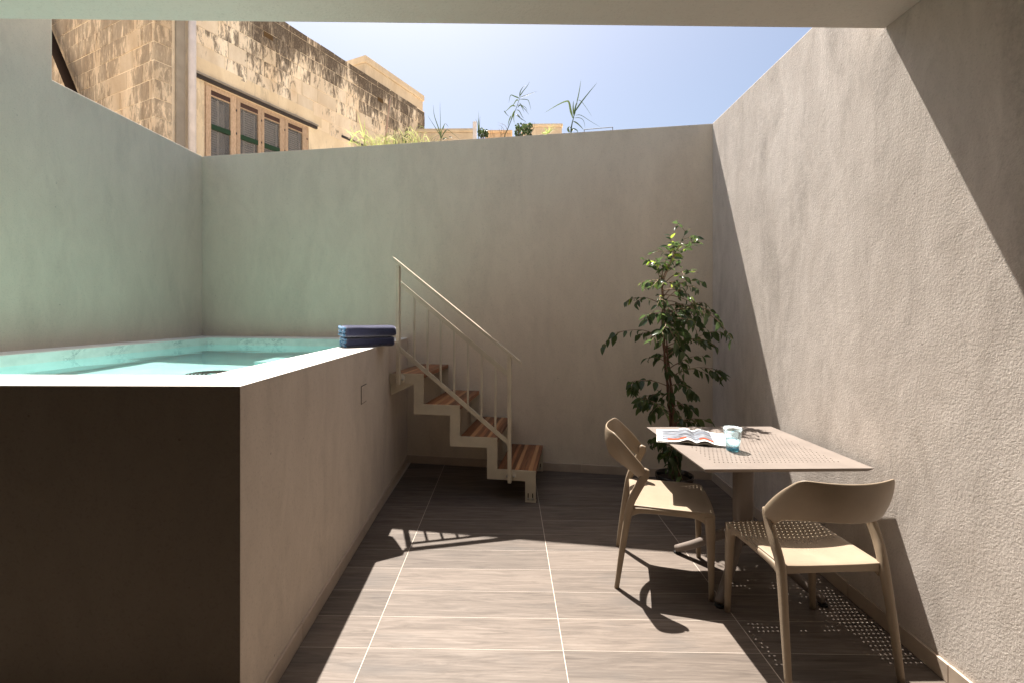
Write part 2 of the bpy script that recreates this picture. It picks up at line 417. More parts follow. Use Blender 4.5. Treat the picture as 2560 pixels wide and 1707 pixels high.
# back wall
bwo = empty('plaster_wall', ((LX + 1.83) / 2, 4.8, 0), label='greenish grey plaster wall across the back, behind the steps and the potted tree', cat='wall')
def ch(o, par):                          # keep world coordinates while parenting
    o.parent = par; o.location = o.location - par.location if par.rotation_euler[2] == 0 else o.location; return o
o = prismo('render_face', [(LX - .25, BW(LX - .25)), (RX(YC) + .25, BW(RX(YC) + .25)), (RX(YC) + .25, BW(RX(YC) + .25) + .25), (LX - .25, BW(LX - .25) + .25)], -.3, HW, m_wall, bevel=.006); ch(o, bwo)
def skirt_line(par, p0, p1, h, th, n, side=1, mat=m_skirt):
    a, b = Vector((*p0, 0)), Vector((*p1, 0)); d = (b - a); L = d.length; d.normalize(); nrm = Vector((-d.y, d.x, 0)) * side
    ang = math.atan2(d.y, d.x)
    for i in range(n):
        bm = bmesh.new(); box(bm, .0012, L / n - .0012, (0 if side > 0 else -th), (th if side > 0 else 0), .001, h + random.uniform(-.001, .001))
        o = bmobj('skirting_tile', bm, mat, bevel=.0015); o.location = a + d * (L * i / n); o.rotation_euler = (0, 0, ang); ch(o, par)
skirt_line(bwo, (PX(4.6) - .01, BW(PX(4.6) - .01)), (RX(YC), YC), .078, .012, 5, -1)
# left wall with its raised part under the canopy
lwo = empty('plaster_wall', (LX, 3, 0), label='pale teal lit plaster wall on the far left above the pool, stepping up at the canopy', cat='wall')
ch(prismo('render_face', [(-3.7, -.3), (BW(LX) + .0, -.3), (BW(LX) + .0, HW), (3.339, HW), (3.339, 5.2), (-3.7, 5.2)], LX - .25, LX, m_wall, axis='x', bevel=.006), lwo)
# right wall
rwo = empty('plaster_wall', (1.9, 1, 0), label='rough sunlit plaster wall on the right with a slanting canopy shadow', cat='wall')
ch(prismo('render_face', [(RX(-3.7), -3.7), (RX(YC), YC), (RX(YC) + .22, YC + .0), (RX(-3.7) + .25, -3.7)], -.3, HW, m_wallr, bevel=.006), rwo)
skirt_line(rwo, (RX(.2), .2), (RX(YC - .012), YC - .012), .078, .012, 7, 1)
# canopy slab overhead and the rest of the covered room behind the viewpoint
SY = lambda x: 2.193 + .0376 * x
can = empty('canopy_slab', (-.8, 0, 2.9), label='flat rendered concrete canopy overhead along the top edge', cat='canopy')
ch(prismo('slab', [(LX, -3.7), (RX(-3.7), -3.7), (RX(2.2), SY(1.79)), (LX, SY(LX))], 2.848, 3.12, m_soffit, bevel=.004), can); 
boxo('room_back_wall', (LX, RX(-3.5), -3.7, -3.5, -.1, 2.848), m_room, kind='structure')

# ------------------------------------------------------------------ pool
pool = empty('raised_pool', (-2.1, 1.62, 0), label='raised plunge pool with shaded front wall and white coping full of clear teal water', cat='pool')
ch(prismo('front_wall', [(LX, PF), (PX(PF), PF), (PX(PF) - .2, PF + .2), (LX, PF + .2)], -.1, HP - .004, m_poolw_shade, bevel=.003), pool)
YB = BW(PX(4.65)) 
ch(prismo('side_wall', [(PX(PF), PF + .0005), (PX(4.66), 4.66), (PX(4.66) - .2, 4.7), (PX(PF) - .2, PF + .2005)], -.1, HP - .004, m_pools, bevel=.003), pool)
XI = -3.036; YI = lambda x: BW(x) - .30; SI = lambda y: PX(y) - .28; FI = 1.893
IY = 4.66 - .5 + .18
c_in = [(XI, FI), (SI(FI), FI), (SI(4.2), YI(SI(4.2))), (XI, YI(XI))]
def ring_mesh(outer, inner, z0, z1):
    bm = bmesh.new(); n = 4
    ot = [bm.verts.new((*p, z1)) for p in outer]; it = [bm.verts.new((*p, z1)) for p in inner]
    ob = [bm.verts.new((*p, z0)) for p in outer]; ib = [bm.verts.new((*p, z0)) for p in inner]
    for i in range(n):
        j = (i + 1) % n
        bm.faces.new((ot[i], ot[j], it[j], it[i])); bm.faces.new((ob[i], ib[i], ib[j], ob[j]))
        bm.faces.new((ot[i], ob[i], ob[j], ot[j])); bm.faces.new((it[i], it[j], ib[j], ib[i]))
    return bm
c_out = [(LX, PF - .0005), (PX(PF) + .0005, PF - .0005), (PX(4.65) + .0005, BW(PX(4.65))), (LX, BW(LX))]
ch(bmobj('coping', ring_mesh(c_out, c_in, HP - .0038, HP), m_cop, bevel=.0015), pool)
WZ = 1.177; FZ = .30
def loop_wall(name, z0, z1, off, mat):      # inner vertical faces, 3 cm thick
    a = [(XI - off, FI - off), (SI(FI) + off, FI - off), (SI(4.2) + off, YI(SI(4.2)) + off), (XI - off, YI(XI) + off)]
    b = [(p[0] + (-.05 if p[0] < -2 else .05), p[1] + (-.05 if p[1] < 2.5 else .05)) for p in a]
    return ch(bmobj(name, ring_mesh(b, a, z0, z1), mat), pool)
loop_wall('waterline_border', WZ - .055, HP - .0042, 0.0, m_border)
loop_wall('basin_lining', FZ - .05, WZ - .0552, .0015, m_lining)
ch(prismo('basin_floor', [(XI, FI), (SI(FI), FI), (SI(4.2), YI(SI(4.2))), (XI, YI(XI))], FZ - .04, FZ, m_lining), pool)
bm = bmesh.new(); box(bm, -1.90, SI(3.6) - .002, 3.45, 4.0, FZ + .001, .74); ch(bmobj('pool_step', bm, m_lining, bevel=.01), pool)
# drain cover of concentric rings
dr = empty('drain_cover', (0, 0, 0)); 
bm = bmesh.new()
for i in range(6):
    r = .03 + i * .022; rr = lathe(bm, [(r, FZ + .006), (r + .012, FZ + .006), (r + .012, FZ + .012), (r, FZ + .012), (r, FZ + .006)], 32)
o = bmobj('drain_grille', bm, m_dark); bpy.data.objects.remove(dr); ch(o, pool); o.location = Vector((-2.10, 3.27, 0)) - pool.location
# access panel
yp = 3.07
bm = bmesh.new(); box(bm, 0, .004, 0, .115, 0, .112); o = bmobj('access_panel', bm, m_pools, bevel=.001); o.rotation_euler[2] = math.atan(.0224); o.location = (PX(yp) + .0005, yp, .897); ch(o, pool)
bm = bmesh.new()
for b in ((0, .0025, -.004, 0, -.004, .116), (0, .0025, .115, .119, -.004, .116), (0, .0025, 0, .115, .112, .116), (0, .0025, 0, .115, -.004, 0)): box(bm, *b)
o = bmobj('panel_joint', bm, m_dark); o.rotation_euler[2] = math.atan(.0224); o.location = (PX(yp) + .0003, yp, .897); ch(o, pool)
skirt_line(pool, (PX(.0 + PF), PF), (PX(4.62), 4.62), .078, .012, 6, -1)
# water
bm = bmesh.new(); NX, NY = 60, 90; vs = []
for j in range(NY + 1):
    row = []
    for i in range(NX + 1):
        s, t = i / NX, j / NY
        x = lerp(XI + .0, SI(lerp(FI, 4.2, t)), s); y = lerp(FI, YI(x), t)
        z = WZ + .0016 * noise.noise(Vector((x * 3.1, y * 3.1, 0))) + .0006 * noise.noise(Vector((x * 9, y * 9, 4)))
        row.append(bm.verts.new((x, y, z)))
    vs.append(row)
for j in range(NY):
    for i in range(NX): bm.faces.new((vs[j][i], vs[j][i + 1], vs[j + 1][i + 1], vs[j + 1][i]))
wat = bmobj('water', bm, m_water, smooth=True, kind='structure')
for o in bpy.data.objects:
    if o.type == 'MESH' and o.name.split('.')[0] in ('basin_lining', 'basin_floor', 'pool_step', 'waterline_border', 'drain_grille'):
        o.cycles.is_caustics_receiver = True
wat.cycles.is_caustics_caster = True

# ------------------------------------------------------------------ steel stair
AL = math.atan(-.1521)
st = empty('steel_staircase', (.221, 3.693, 0), AL, label='cream steel staircase with four wooden treads climbing left to the pool rim', cat='staircase')
RUN, RISE, TH = .308, .2485, .084
def zig():
    top = [(-1.222, 4 * RISE)]
    for i in range(3, -1, -1):
        top += [(-RUN * (i + 0), (i + 1) * RISE) if False else (-RUN * i, RISE * (4 - i)) for _ in ()]
    pts = [(-1.222, 4 * RISE), (-3 * RUN, 4 * RISE), (-3 * RUN, 3 * RISE), (-2 * RUN, 3 * RISE), (-2 * RUN, 2 * RISE), (-RUN, 2 * RISE), (-RUN, RISE), (0, RISE), (0, .0)]
    low = [(-TH, 0), (-TH, RISE - TH), (-RUN - TH, RISE - TH), (-RUN - TH, 2 * RISE - TH), (-2 * RUN - TH, 2 * RISE - TH), (-2 * RUN - TH, 3 * RISE - TH), (-3 * RUN - TH, 3 * RISE - TH), (-3 * RUN - TH, 4 * RISE - TH), (-1.222, 4 * RISE - TH)]
    return pts + low
for yy in (0, .742):
    prismo('stringer', zig(), yy, yy + .008, m_steel, st, axis='y', bevel=.0012)
    boxo('foot_plate', (-TH, 0, yy - .004, yy + .05, .0005, .008), m_steel, st, .001)
    for xo in (-.060, -.024):
        o = boxo('slot', (xo - .004, xo + .004, yy - .0012, yy + .001, .035, .072), m_dark, st, .0)
        bm = bmesh.new(); lathe(bm, [(0.0001, -.006), (.008, -.006), (.009, 0), (.009, .001)], 12); bmesh.ops.rotate(bm, verts=bm.verts, matrix=Matrix.Rotation(R(-90), 3, 'X'))
        o = bmobj('bolt', bm, m_bolt, st, True); o.location = (xo, yy - .001, .028)
for i in range(4):
    z1 = RISE * (4 - i) - .0015; x0 = -RUN * (i + 0) 
    z1 = RISE * (i + 1) - .0015; xr = -RUN * i; xl = xr - RUN + .001 if i < 3 else -1.215
    tr = empty('tread', (xl, .0085, z1)); tr.parent = st
    n = 9; W = (xr - xl); edges = [0]
    for j in range(n): edges.append(edges[-1] + random.uniform(.8, 1.25))
    for j in range(n):
        a, b = edges[j] / edges[-1] * W, edges[j + 1] / edges[-1] * W
        pale = (i, j) in ((0, 4), (0, 7), (1, 6), (2, 2), (2, 5), (3, 3), (1, 2))
        if pale: b2 = b
        o = boxo('stave', (a + .0003, b - .0003, 0, .733, -.034, random.uniform(-.0004, 0)), m_stave_pale if pale else m_stave, tr, .0012)
# wall bracket under the top tread
prismo('wall_bracket', [(-1.215, 4 * RISE - TH), (-1.215, 4 * RISE - TH - .10), (-1.0, 4 * RISE - TH)], .01, .018, m_steel, st, axis='y')
pw, pd = .028, .036
for x, z0, z1 in ((-1.130, .905, 1.885), (-.204, .157, 1.165)):
    boxo('post', (x - pw / 2, x + pw / 2, -.012 - pd, -.012, z0, z1), m_steel, st, .0015)
    bm = bmesh.new(); lathe(bm, [(.0001, -.006), (.036, -.006), (.038, 0), (.038, .0)], 20); bmesh.ops.rotate(bm, verts=bm.verts, matrix=Matrix.Rotation(R(-90), 3, 'X'))
    o = bmobj('clamp_plate', bm, m_steel, st, True); o.location = (x + .012, -.0065, z0 + .045)
    for s in (-1, 1):
        bm = bmesh.new(); lathe(bm, [(0.0001, -.008), (.008, -.008), (.009, 0), (.0095, .001)], 12); bmesh.ops.rotate(bm, verts=bm.verts, matrix=Matrix.Rotation(R(-90), 3, 'X'))
        o = bmobj('bolt', bm, m_bolt, st, True); o.location = (x + .004 + s * .026, -.0125, z0 + .042)
def bar(name, xa, za, xb, zb, h, y0, y1):
    prismo(name, [(xa, za), (xb, zb), (xb, zb - h), (xa, za - h)], y0, y1, m_steel, st, axis='y', bevel=.0015)
bar('handrail', -1.172, 1.954, -.115, 1.119, .027, -.052, -.008)
bar('mid_rail', -1.116, 1.760, -.218, 1.036, .046, -.036, -.024)
bar('bottom_rail', -1.116, 1.221, -.218, .497, .044, -.036, -.024)
for x in (-.994, -.880, -.769, -.656, -.542, -.430, -.318):
    t = (x + 1.116) / .898
    boxo('baluster', (x - .007, x + .007, -.037, -.023, 1.221 - .724 * t - .012, 1.760 - .724 * t - .035), m_steel, st, .0)

# ------------------------------------------------------------------ towels
def towel(loc, rz, L, D, h, mat, seed, label):
    root = empty('folded_towel', loc, rz, label=label, cat='towel', group='towels on the pool rim')
    layers = 3; th = h / layers
    bm = bmesh.new(); N = 28; K = 14
    # the folded body: rounded front fold, seen as one thick roll with soft puffs
    rings = []
    for i in range(N + 1):
        s = i / N; x = (s - .5) * L
        ring = []
        for k in range(K * 2):
            a = 2 * math.pi * k / (K * 2)
            cxx = math.copysign(abs(math.cos(a)) ** .45, math.cos(a)) * D / 2; czz = math.copysign(abs(math.sin(a)) ** .55, math.sin(a)) * h / 2
            e = min(1, (min(s, 1 - s) / .05)) ; e = .86 + .14 * math.sqrt(max(0, 1 - (1 - e) ** 2))
            nz = noise.noise(Vector((x * 7 + seed, cxx * 8, czz * 12 + seed)))
            p = Vector((x + nz * .004, cxx * e * (1 + .03 * nz), h / 2 + czz * e + nz * .006 * (1 if czz > 0 else .0) - .003 * (s - .5) ** 2 * (1 if czz > 0 else 0)))
            p.z = max(p.z, 0.0005); ring.append(bm.verts.new(p))
        rings.append(ring)
    m = K * 2
    for a, b in zip(rings, rings[1:]):
        for k in range(m): bm.faces.new((a[k], a[(k + 1) % m], b[(k + 1) % m], b[k]))
    bm.faces.new(rings[0][::-1]); bm.faces.new(rings[-1])
    bmobj('towel_body', bm, mat, root, True)
    # ruffled end showing the layers
    for q in range(3):
        zc = h * (.2 + .3 * q); bm = bmesh.new(); pts = []
        for k in range(22):
            t = k / 21; y = (t - .5) * D * .86
            pts.append(Vector((-L / 2 - .006 + .008 * noise.noise(Vector((t * 6, q * 3 + seed, 1))), y, zc + .012 * noise.noise(Vector((t * 5 + seed, q * 2, 5))))))
        tube(bm, pts, [h * .13 * (1 + .35 * noise.noise(Vector((k * .7, q, seed)))) for k in range(22)], 8)
        bmobj('fold', bm, m_towelb, root, True)
    return root
towel((-1.062, 3.53, HP), R(29), .350, .24, .074, m_towel, 2, 'lower of the two folded navy towels, lying flat on the pool coping')
towel((-1.060, 3.53, HP + .073), R(30), .372, .245, .082, m_towel, 9, 'upper folded navy towel with sunlit top, resting on the other towel')

# ------------------------------------------------------------------ table with perforated top
TR = R(2.2)
tb = empty('bistro_table', (1.338, 2.685, 0), TR, label='square dove grey bistro table with perforated top on a four legged pedestal', cat='table')
def table_top():
    bm = bmesh.new(); HS = .412; zt = .75; zb = .7435; hf = .325; cols_n = 29; pw = 2 * hf / cols_n; rows = 25; ph = 2 * hf / rows; hr = .0040; NS = 8
    def cell(x0, x1, y0, y1, hole=True):
        if not hole:
            box(bm, x0, x1, y0, y1, zb, zt); return
        cx, cy_ = (x0 + x1) / 2, (y0 + y1) / 2
        sq = [(x1, cy_), (x1, y1), (cx, y1), (x0, y1), (x0, cy_), (x0, y0), (cx, y0), (x1, y0)]
        for z, fl in ((zt, 0), (zb, 1)):
            o = [bm.verts.new((*p, z)) for p in sq]; i = [bm.verts.new((cx + hr * math.cos(2 * math.pi * k / NS), cy_ + hr * math.sin(2 * math.pi * k / NS), z)) for k in range(NS)]
            for k in range(NS):
                q = (o[k], o[(k + 1) % 8], i[(k + 1) % 8], i[k]); bm.faces.new(q if not fl else q[::-1])
            if not fl: it = i
            else:
                for k in range(NS): bm.faces.new((it[k], it[(k + 1) % NS], i[(k + 1) % NS], i[k]))
    def flat(x0, x1, y0, y1):
        for z in (zt, zb):
            v = [bm.verts.new(p) for p in ((x0, y0, z), (x1, y0, z), (x1, y1, z), (x0, y1, z))]; bm.faces.new(v if z == zt else v[::-1])
    for r in range(rows):
        y0 = -hf + r * ph; y1 = y0 + ph
        if r % 2 == 0:
            for c in range(cols_n): cell(-hf + c * pw, -hf + (c + 1) * pw, y0, y1)
        else:
            flat(-hf, -hf + pw / 2, y0, y1); flat(hf - pw / 2, hf, y0, y1)
            for c in range(cols_n - 1): cell(-hf + (c + .5) * pw, -hf + (c + 1.5) * pw, y0, y1)
    # border with a knife edge that slopes in underneath
    def q(*p): bm.faces.new([bm.verts.new(v) for v in p])
    e = HS; u = HS - .018; zu = .729
    for s in range(4):
        a = s * math.pi / 2; c_, s_ = round(math.cos(a)), round(math.sin(a))
        rr = lambda x, y, z: (x * c_ - y * s_, x * s_ + y * c_, z)
        q(rr(-e, -e, zt), rr(e, -e, zt), rr(hf, -hf, zt), rr(-hf, -hf, zt))
        q(rr(-e, -e, zt), rr(-e, -e, zt - .003), rr(e, -e, zt - .003), rr(e, -e, zt))
        q(rr(-e, -e, zt - .003), rr(-u, -u, zu), rr(u, -u, zu), rr(e, -e, zt - .003))
        q(rr(-u, -u, zu), rr(-u + .012, -u + .012, zu), rr(u - .012, -u + .012, zu), rr(u, -u, zu))
        q(rr(-u + .012, -u + .012, zu), rr(-u + .012, -u + .012, zb), rr(u - .012, -u + .012, zb), rr(u - .012, -u + .012, zu))
        q(rr(-u + .012, -u + .012, zb), rr(-hf, -hf, zb), rr(hf, -hf, zb), rr(u - .012, -u + .012, zb))
    bmesh.ops.remove_doubles(bm, verts=bm.verts, dist=1e-5)
    me = bpy.data.meshes.new('table_top'); bm.to_mesh(me); bm.free(); return link('table_top', me, tb, (m_table,))
table_top()
bm = bmesh.new(); lathe(bm, [(.0001, .7405), (.11, .7405), (.115, .736), (.06, .725), (.047, .72)], 32); bmobj('top_bracket', bm, m_table, tb, True)
bm = bmesh.new()
def rsq(k, z): return 1
pts = [Vector((0, 0, .20)), Vector((0, 0, .735))]
sweep(bm, pts, [(.094, .094)] * 2, Vector((1, 0, 0)), .30, 5); bmobj('column', bm, m_table, tb, True)
o = bpy.data.objects['column'];
for a in (45, 135, 225, 315):
    d = Vector((math.cos(R(a)), math.sin(R(a)), 0)); bm = bmesh.new()
    pts = crom([d * .02 + Vector((0, 0, .275)), d * .12 + Vector((0, 0, .20)), d * .26 + Vector((0, 0, .10)), d * .385 + Vector((0, 0, .024))], 5)
    tube(bm, pts, [.030 - .008 * i / (len(pts) - 1) for i in range(len(pts))], 16)
    leg = bmobj('leg', bm, m_table, tb, True)
    bm = bmesh.new(); lathe(bm, [(.0001, .0), (.021, .0), (.023, .004), (.021, .012), (.0001, .013)], 16); o = bmobj('foot_pad', bm, m_pad, leg, True); o.location = d * .378

# ------------------------------------------------------------------ chairs
def make_chair(label):
    t = empty('stacking_chair', label=label, cat='chair', group='resin chairs around the bistro table')
    # seat: gently dished panel with a turned down apron
    bm = bmesh.new(); N = 20; hx, y0, y1 = .224, -.205, .225; top = []
    def sp(u, v):
        x = u * (hx - .008 * (1 - v)); y = lerp(y0, y1, v) + .012 * (1 - u * u) * (v - .5) * 2 * (1 if v > .5 else -.3)
        z = .450 - .010 * (1 - u * u) * math.sin(math.pi * min(1, v * 1.1)) + (.006 * abs(u) ** 3)
        e = max(abs(u), abs(2 * v - 1)); z -= .004 * max(0, (e - .92) / .08) ** 2
        if v > .9: z -= .010 * ((v - .9) / .1) ** 2
        return Vector((x, y, z))
    grid = [[bm.verts.new(sp(-1 + 2 * i / N, j / N)) for i in range(N + 1)] for j in range(N + 1)]
    low = [[None] * (N + 1) for _ in range(N + 1)]
    for j in range(N + 1):
        for i in range(N + 1):
            p = sp(-1 + 2 * i / N, j / N); e = max(abs(-1 + 2 * i / N), abs(2 * j / N - 1))
            p.z = (.414 if e > .93 else .440); p.x *= .992; low[j][i] = bm.verts.new(p)
    for j in range(N):
        for i in range(N):
            bm.faces.new((grid[j][i], grid[j][i + 1], grid[j + 1][i + 1], grid[j + 1][i])); bm.faces.new((low[j][i], low[j + 1][i], low[j + 1][i + 1], low[j][i + 1]))
    for i in range(N):
        for a, b in ((grid[0], low[0]), (grid[N], low[N])): bm.faces.new((a[i], b[i], b[i + 1], a[i + 1]))
        for c in (0, N): bm.faces.new((grid[i][c], grid[i + 1][c], low[i + 1][c], low[i][c]))
    o = bmobj('seat', bm, m_chair, t, True, bevel=.003, seg=2)
    # back band
    bm = bmesh.new()
    K = 8
    colsL = []   # list of (top point, bottom point)
    def ends(s):    # s 0..1 along the band from middle to the top corner
        c = s * s
        return Vector((.198 * s, -.335 + .050 * c, .830 + .004 * c)), Vector((.208 * s, -.318 + .120 * s ** 2.2, .674 - .036 * s ** 3))
    S = [ends(i / 10) for i in range(11)]
    TC, BC = S[-1]
    E1, E2 = Vector((.242, -.116, .652)), Vector((.214, -.128, .590))
    for i in range(1, 8):
        q = i / 7; S.append((TC.lerp(E1, q) + Vector((.012, .0, .006)) * math.sin(math.pi * q), BC.lerp(E2, q) + Vector((.006, 0, -.004)) * math.sin(math.pi * q)))
    # round off the top corner
    a = S[9][0]; S[10] = (TC * .6 + (S[9][0] * .5 + S[11][0] * .5) * .4, BC)
    full = [(Vector((-p.x, p.y, p.z)), Vector((-q.x, q.y, q.z))) for p, q in S[:0:-1]] + S
    th = .014; M_ = len(full); G = []
    for i in range(M_):
        p, q = full[i]; a = full[max(0, i - 1)]; b = full[min(M_ - 1, i + 1)]
        tx = ((b[0] + b[1]) - (a[0] + a[1])).normalized(); up = (p - q).normalized(); nr = tx.cross(up).normalized()   # points back
        ring = []
        for k in range(K + 1):
            s = k / K; c = q.lerp(p, s) - nr * .010 * math.sin(math.pi * s) * -1; hh = th / 2 * (1 - .25 * abs(2 * s - 1) ** 4)
            ring.append(c + nr * hh)
        ring.append(p + up * .004)
        for k in range(K, -1, -1):
            s = k / K; c = q.lerp(p, s) - nr * .010 * math.sin(math.pi * s) * -1; hh = th / 2 * (1 - .25 * abs(2 * s - 1) ** 4)
            ring.append(c - nr * hh)
        ring.append(q - up * .004)
        G.append([bm.verts.new(v) for v in ring])
    m = len(G[0])
    for a, b in zip(G, G[1:]):
        for k in range(m): bm.faces.new((a[k], a[(k + 1) % m], b[(k + 1) % m], b[k]))
    bm.faces.new(G[0][::-1]); bm.faces.new(G[-1])
    o = bmobj('backrest', bm, m_chair, t, True); ss = o.modifiers.new('sub', 'SUBSURF'); ss.levels = 1; ss.render_levels = 1
    for s in (-1, 1):
        pts = crom([(s * .236, -.272, 0), (s * .231, -.244, .20), (s * .223, -.212, .40), (s * .223, -.196, .47), (s * .228, -.168, .535), (s * .228, -.135, .60), (s * .2285, -.123, .635), (s * .228, -.127, .662)], 6)
        n = len(pts); sz = []
        for p in pts:
            z = p.z
            if z < .42: sz.append((lerp(.025, .031, z / .42), lerp(.025, .040, z / .42)))
            elif z < .50: sz.append((.031, .040))
            else: sz.append((lerp(.031, .026, min(1, (z - .5) / .15)), lerp(.042, .046, min(1, (z - .5) / .15))))
        sz[-1] = (.012, .012); sz[-2] = (.020, .026); sz[-3] = (.023, .034)
        bm = bmesh.new(); sweep(bm, pts, sz, Vector((1, 0, 0)), .38, 3); bmobj('leg', bm, m_chair, t, True)
        pts = crom([(s * .222, .208, 0), (s * .216, .206, .22), (s * .210, .203, .38), (s * .206, .196, .432)], 6)
        bm = bmesh.new(); sweep(bm, pts, [(lerp(.025, .038, p.z / .43), lerp(.026, .054, (p.z / .43) ** 1.5)) for p in pts], Vector((1, 0, 0)), .38, 3); bmobj('leg', bm, m_chair, t, True)
        bm = bmesh.new()     # side rail with filleted ends joining front and rear leg under the seat
        pts = crom([(s * .214, -.20, .415), (s * .212, -.14, .428), (s * .211, 0, .430), (s * .209, .13, .428), (s * .207, .195, .405)], 5)
        sweep(bm, pts, [(.026, lerp(.030, .050, abs(2 * i / (len(pts) - 1) - 1) ** 3)) for i in range(len(pts))], Vector((1, 0, 0)), .35, 3); bmobj('side_rail', bm, m_chair, t, True)
    return t
def copy_tree(o, parent=None):
    c = o.copy(); C.objects.link(c)
    if parent: c.parent = parent
    for x in list(o.children): copy_tree(x, c)
    return c
cb = make_chair('nearer resin chair at the right, its curved back turned to the viewer')
ca = copy_tree(cb); ca['label'] = 'resin chair seen from the side, left of the table by the magazine'
cb.location = (1.340, 2.18, 0); cb.rotation_euler[2] = R(4)
ca.location = (.915, 2.725, 0); ca.rotation_euler[2] = R(-90 - 14)

# ------------------------------------------------------------------ tumbler
gl = empty('tumbler', (1.227, 2.575, .7502), label='pale blue glass tumbler with water standing on the table beside the magazine', cat='glass')
bm = bmesh.new()
def fac(k, z): return 1 + (.022 * math.cos(2 * math.pi * k / 8) if z < .085 else 0)
prof = [(.0001, 0), (.028, 0), (.0325, .004), (.0345, .020), (.039, .055), (.043, .078), (.0445, .084), (.0445, .090), (.0465, .105), (.0472, .122), (.0455, .1225), (.0440, .105), (.0420, .088), (.0385, .066), (.0335, .030), (.030, .018), (.0001, .0165)]
lathe(bm, prof, 48, facet=lambda k, z: 1 + (.020 * abs(math.sin(2 * math.pi * k / 48 * 4.5)) if .002 < z < .08 else 0)); bmesh.ops.remove_doubles(bm, verts=bm.verts, dist=.0003)
bmobj('glass_body', bm, m_glass, gl, True)
bm = bmesh.new(); lathe(bm, [(.0001, .003), (.0270, .003), (.0310, .006), (.0325, .0135), (.0001, .0140)], 36); bmesh.ops.remove_doubles(bm, verts=bm.verts, dist=.0003); bmobj('glass_foot', bm, m_glassb, gl, True)
bm = bmesh.new(); lathe(bm, [(.0001, .0175), (.0285, .0190), (.0325, .031), (.0365, .060), (.0001, .0605)], 48); bmesh.ops.remove_doubles(bm, verts=bm.verts, dist=.0003)
bmobj('drinking_water', bm, m_glass, gl, True)

# ------------------------------------------------------------------ magazine
mg = empty('open_magazine', (1.105, 2.79, .7502), R(-17), label='open glossy magazine lying on the left edge of the perforated table', cat='magazine')
def page_h(s):          # s = distance from the spine 0..1
    return .004 + .016 * math.exp(-((s - .22) / .17) ** 2) * min(1, s / .08) + .006 * (1 - s)
def page_mat():
    m = M('printed page', .32, .4)
    uv = m.n('ShaderNodeTexCoord').outputs['UV']; sp = m.n('ShaderNodeSeparateXYZ'); m.l(uv, sp.inputs[0]); u, v = sp.outputs[0], sp.outputs[1]
    mp = m.n('ShaderNodeMapping'); mp.inputs['Scale'].default_value = (2, 7, 1); m.l(uv, mp.inputs['Vector'])
    nz = m.noise(mp.outputs[0], 2.2, 3, .5, 1.2)
    pic = m.ramp(nz, [(.30, (.03, .03, .035, 1)), (.42, (.11, .12, .14, 1)), (.54, (.24, .27, .31, 1)), (.72, (.45, .45, .44, 1))])
    ln = m.n('ShaderNodeTexWave', bands_direction='Y', i_Scale=1.6, i_Distortion=3.5, i_Detail=1); m.l(uv, ln.inputs['Vector'])
    pic = m.mix(m.ramp(ln.outputs['Fac'], [(.0, g(.85)), (.09, g(0))]), pic, (.10, .05, .045, 1))
    box_ = lambda a, b, c, lo: None
    def inside(x, a, b): return m.math('MULTIPLY', m.math('GREATER_THAN', x, a), m.math('LESS_THAN', x, b))
    red = m.math('MULTIPLY', m.math('LESS_THAN', v, .26), m.math('ADD', inside(u, .14, .38), inside(u, .55, .73)))
    pic = m.mix(red, pic, (.34, .06, .025, 1))
    inpic = m.math('MULTIPLY', inside(u, .07, .73), inside(v, .10, .94))
    m.col(m.mix(inpic, (.80, .80, .79, 1), pic)); return m.m
m_page = page_mat(); m_paper = simple('paper edges', (.72, .68, .62), .8)
def spread(name, z0, thick, wscale, mat, rot=0, dx=0):
    bm = bmesh.new(); uvl = bm.loops.layers.uv.new(); W_, H_ = .212 * wscale, .285; NXp = 40
    T, B = [], []
    for i in range(NXp + 1):
        u = i / NXp; x = (u - .5) * 2 * W_; s = abs(x) / W_; z = page_h(s) * (1 if z0 > .003 else .55) + z0
        for L_, zz in ((T, z + thick), (B, max(z, .0004))): L_.append([bm.verts.new((x, -H_ / 2, zz)), bm.verts.new((x, H_ / 2, zz))])
    for i in range(NXp):
        f = bm.faces.new((T[i][0], T[i + 1][0], T[i + 1][1], T[i][1]))
        for lp, uvv in zip(f.loops, ((i / NXp, 0), ((i + 1) / NXp, 0), ((i + 1) / NXp, 1), (i / NXp, 1))): lp[uvl].uv = uvv
        f2 = bm.faces.new((B[i][0], B[i][1], B[i + 1][1], B[i + 1][0])); f2.material_index = 1
        for k in (0, 1):
            f3 = bm.faces.new((T[i][k], T[i + 1][k], B[i + 1][k], B[i][k]) if k else (T[i][k], B[i][k], B[i + 1][k], T[i + 1][k])); f3.material_index = 1
    for e in (0, NXp):
        f4 = bm.faces.new((T[e][0], T[e][1], B[e][1], B[e][0])); f4.material_index = 1
    me = bpy.data.meshes.new(name); bm.to_mesh(me); bm.free(); o = link(name, me, mg, mat); o.rotation_euler[2] = rot; o.location.x = dx; return o
spread('cover', 0, .0012, 1.0, (m_paper, m_paper), R(-.8), .001)
spread('page_spread', .0035, .003, .99, (m_page, m_paper))
spread('loose_page', .0022, .0006, .985, (m_paper, m_paper), R(1.5), .002)

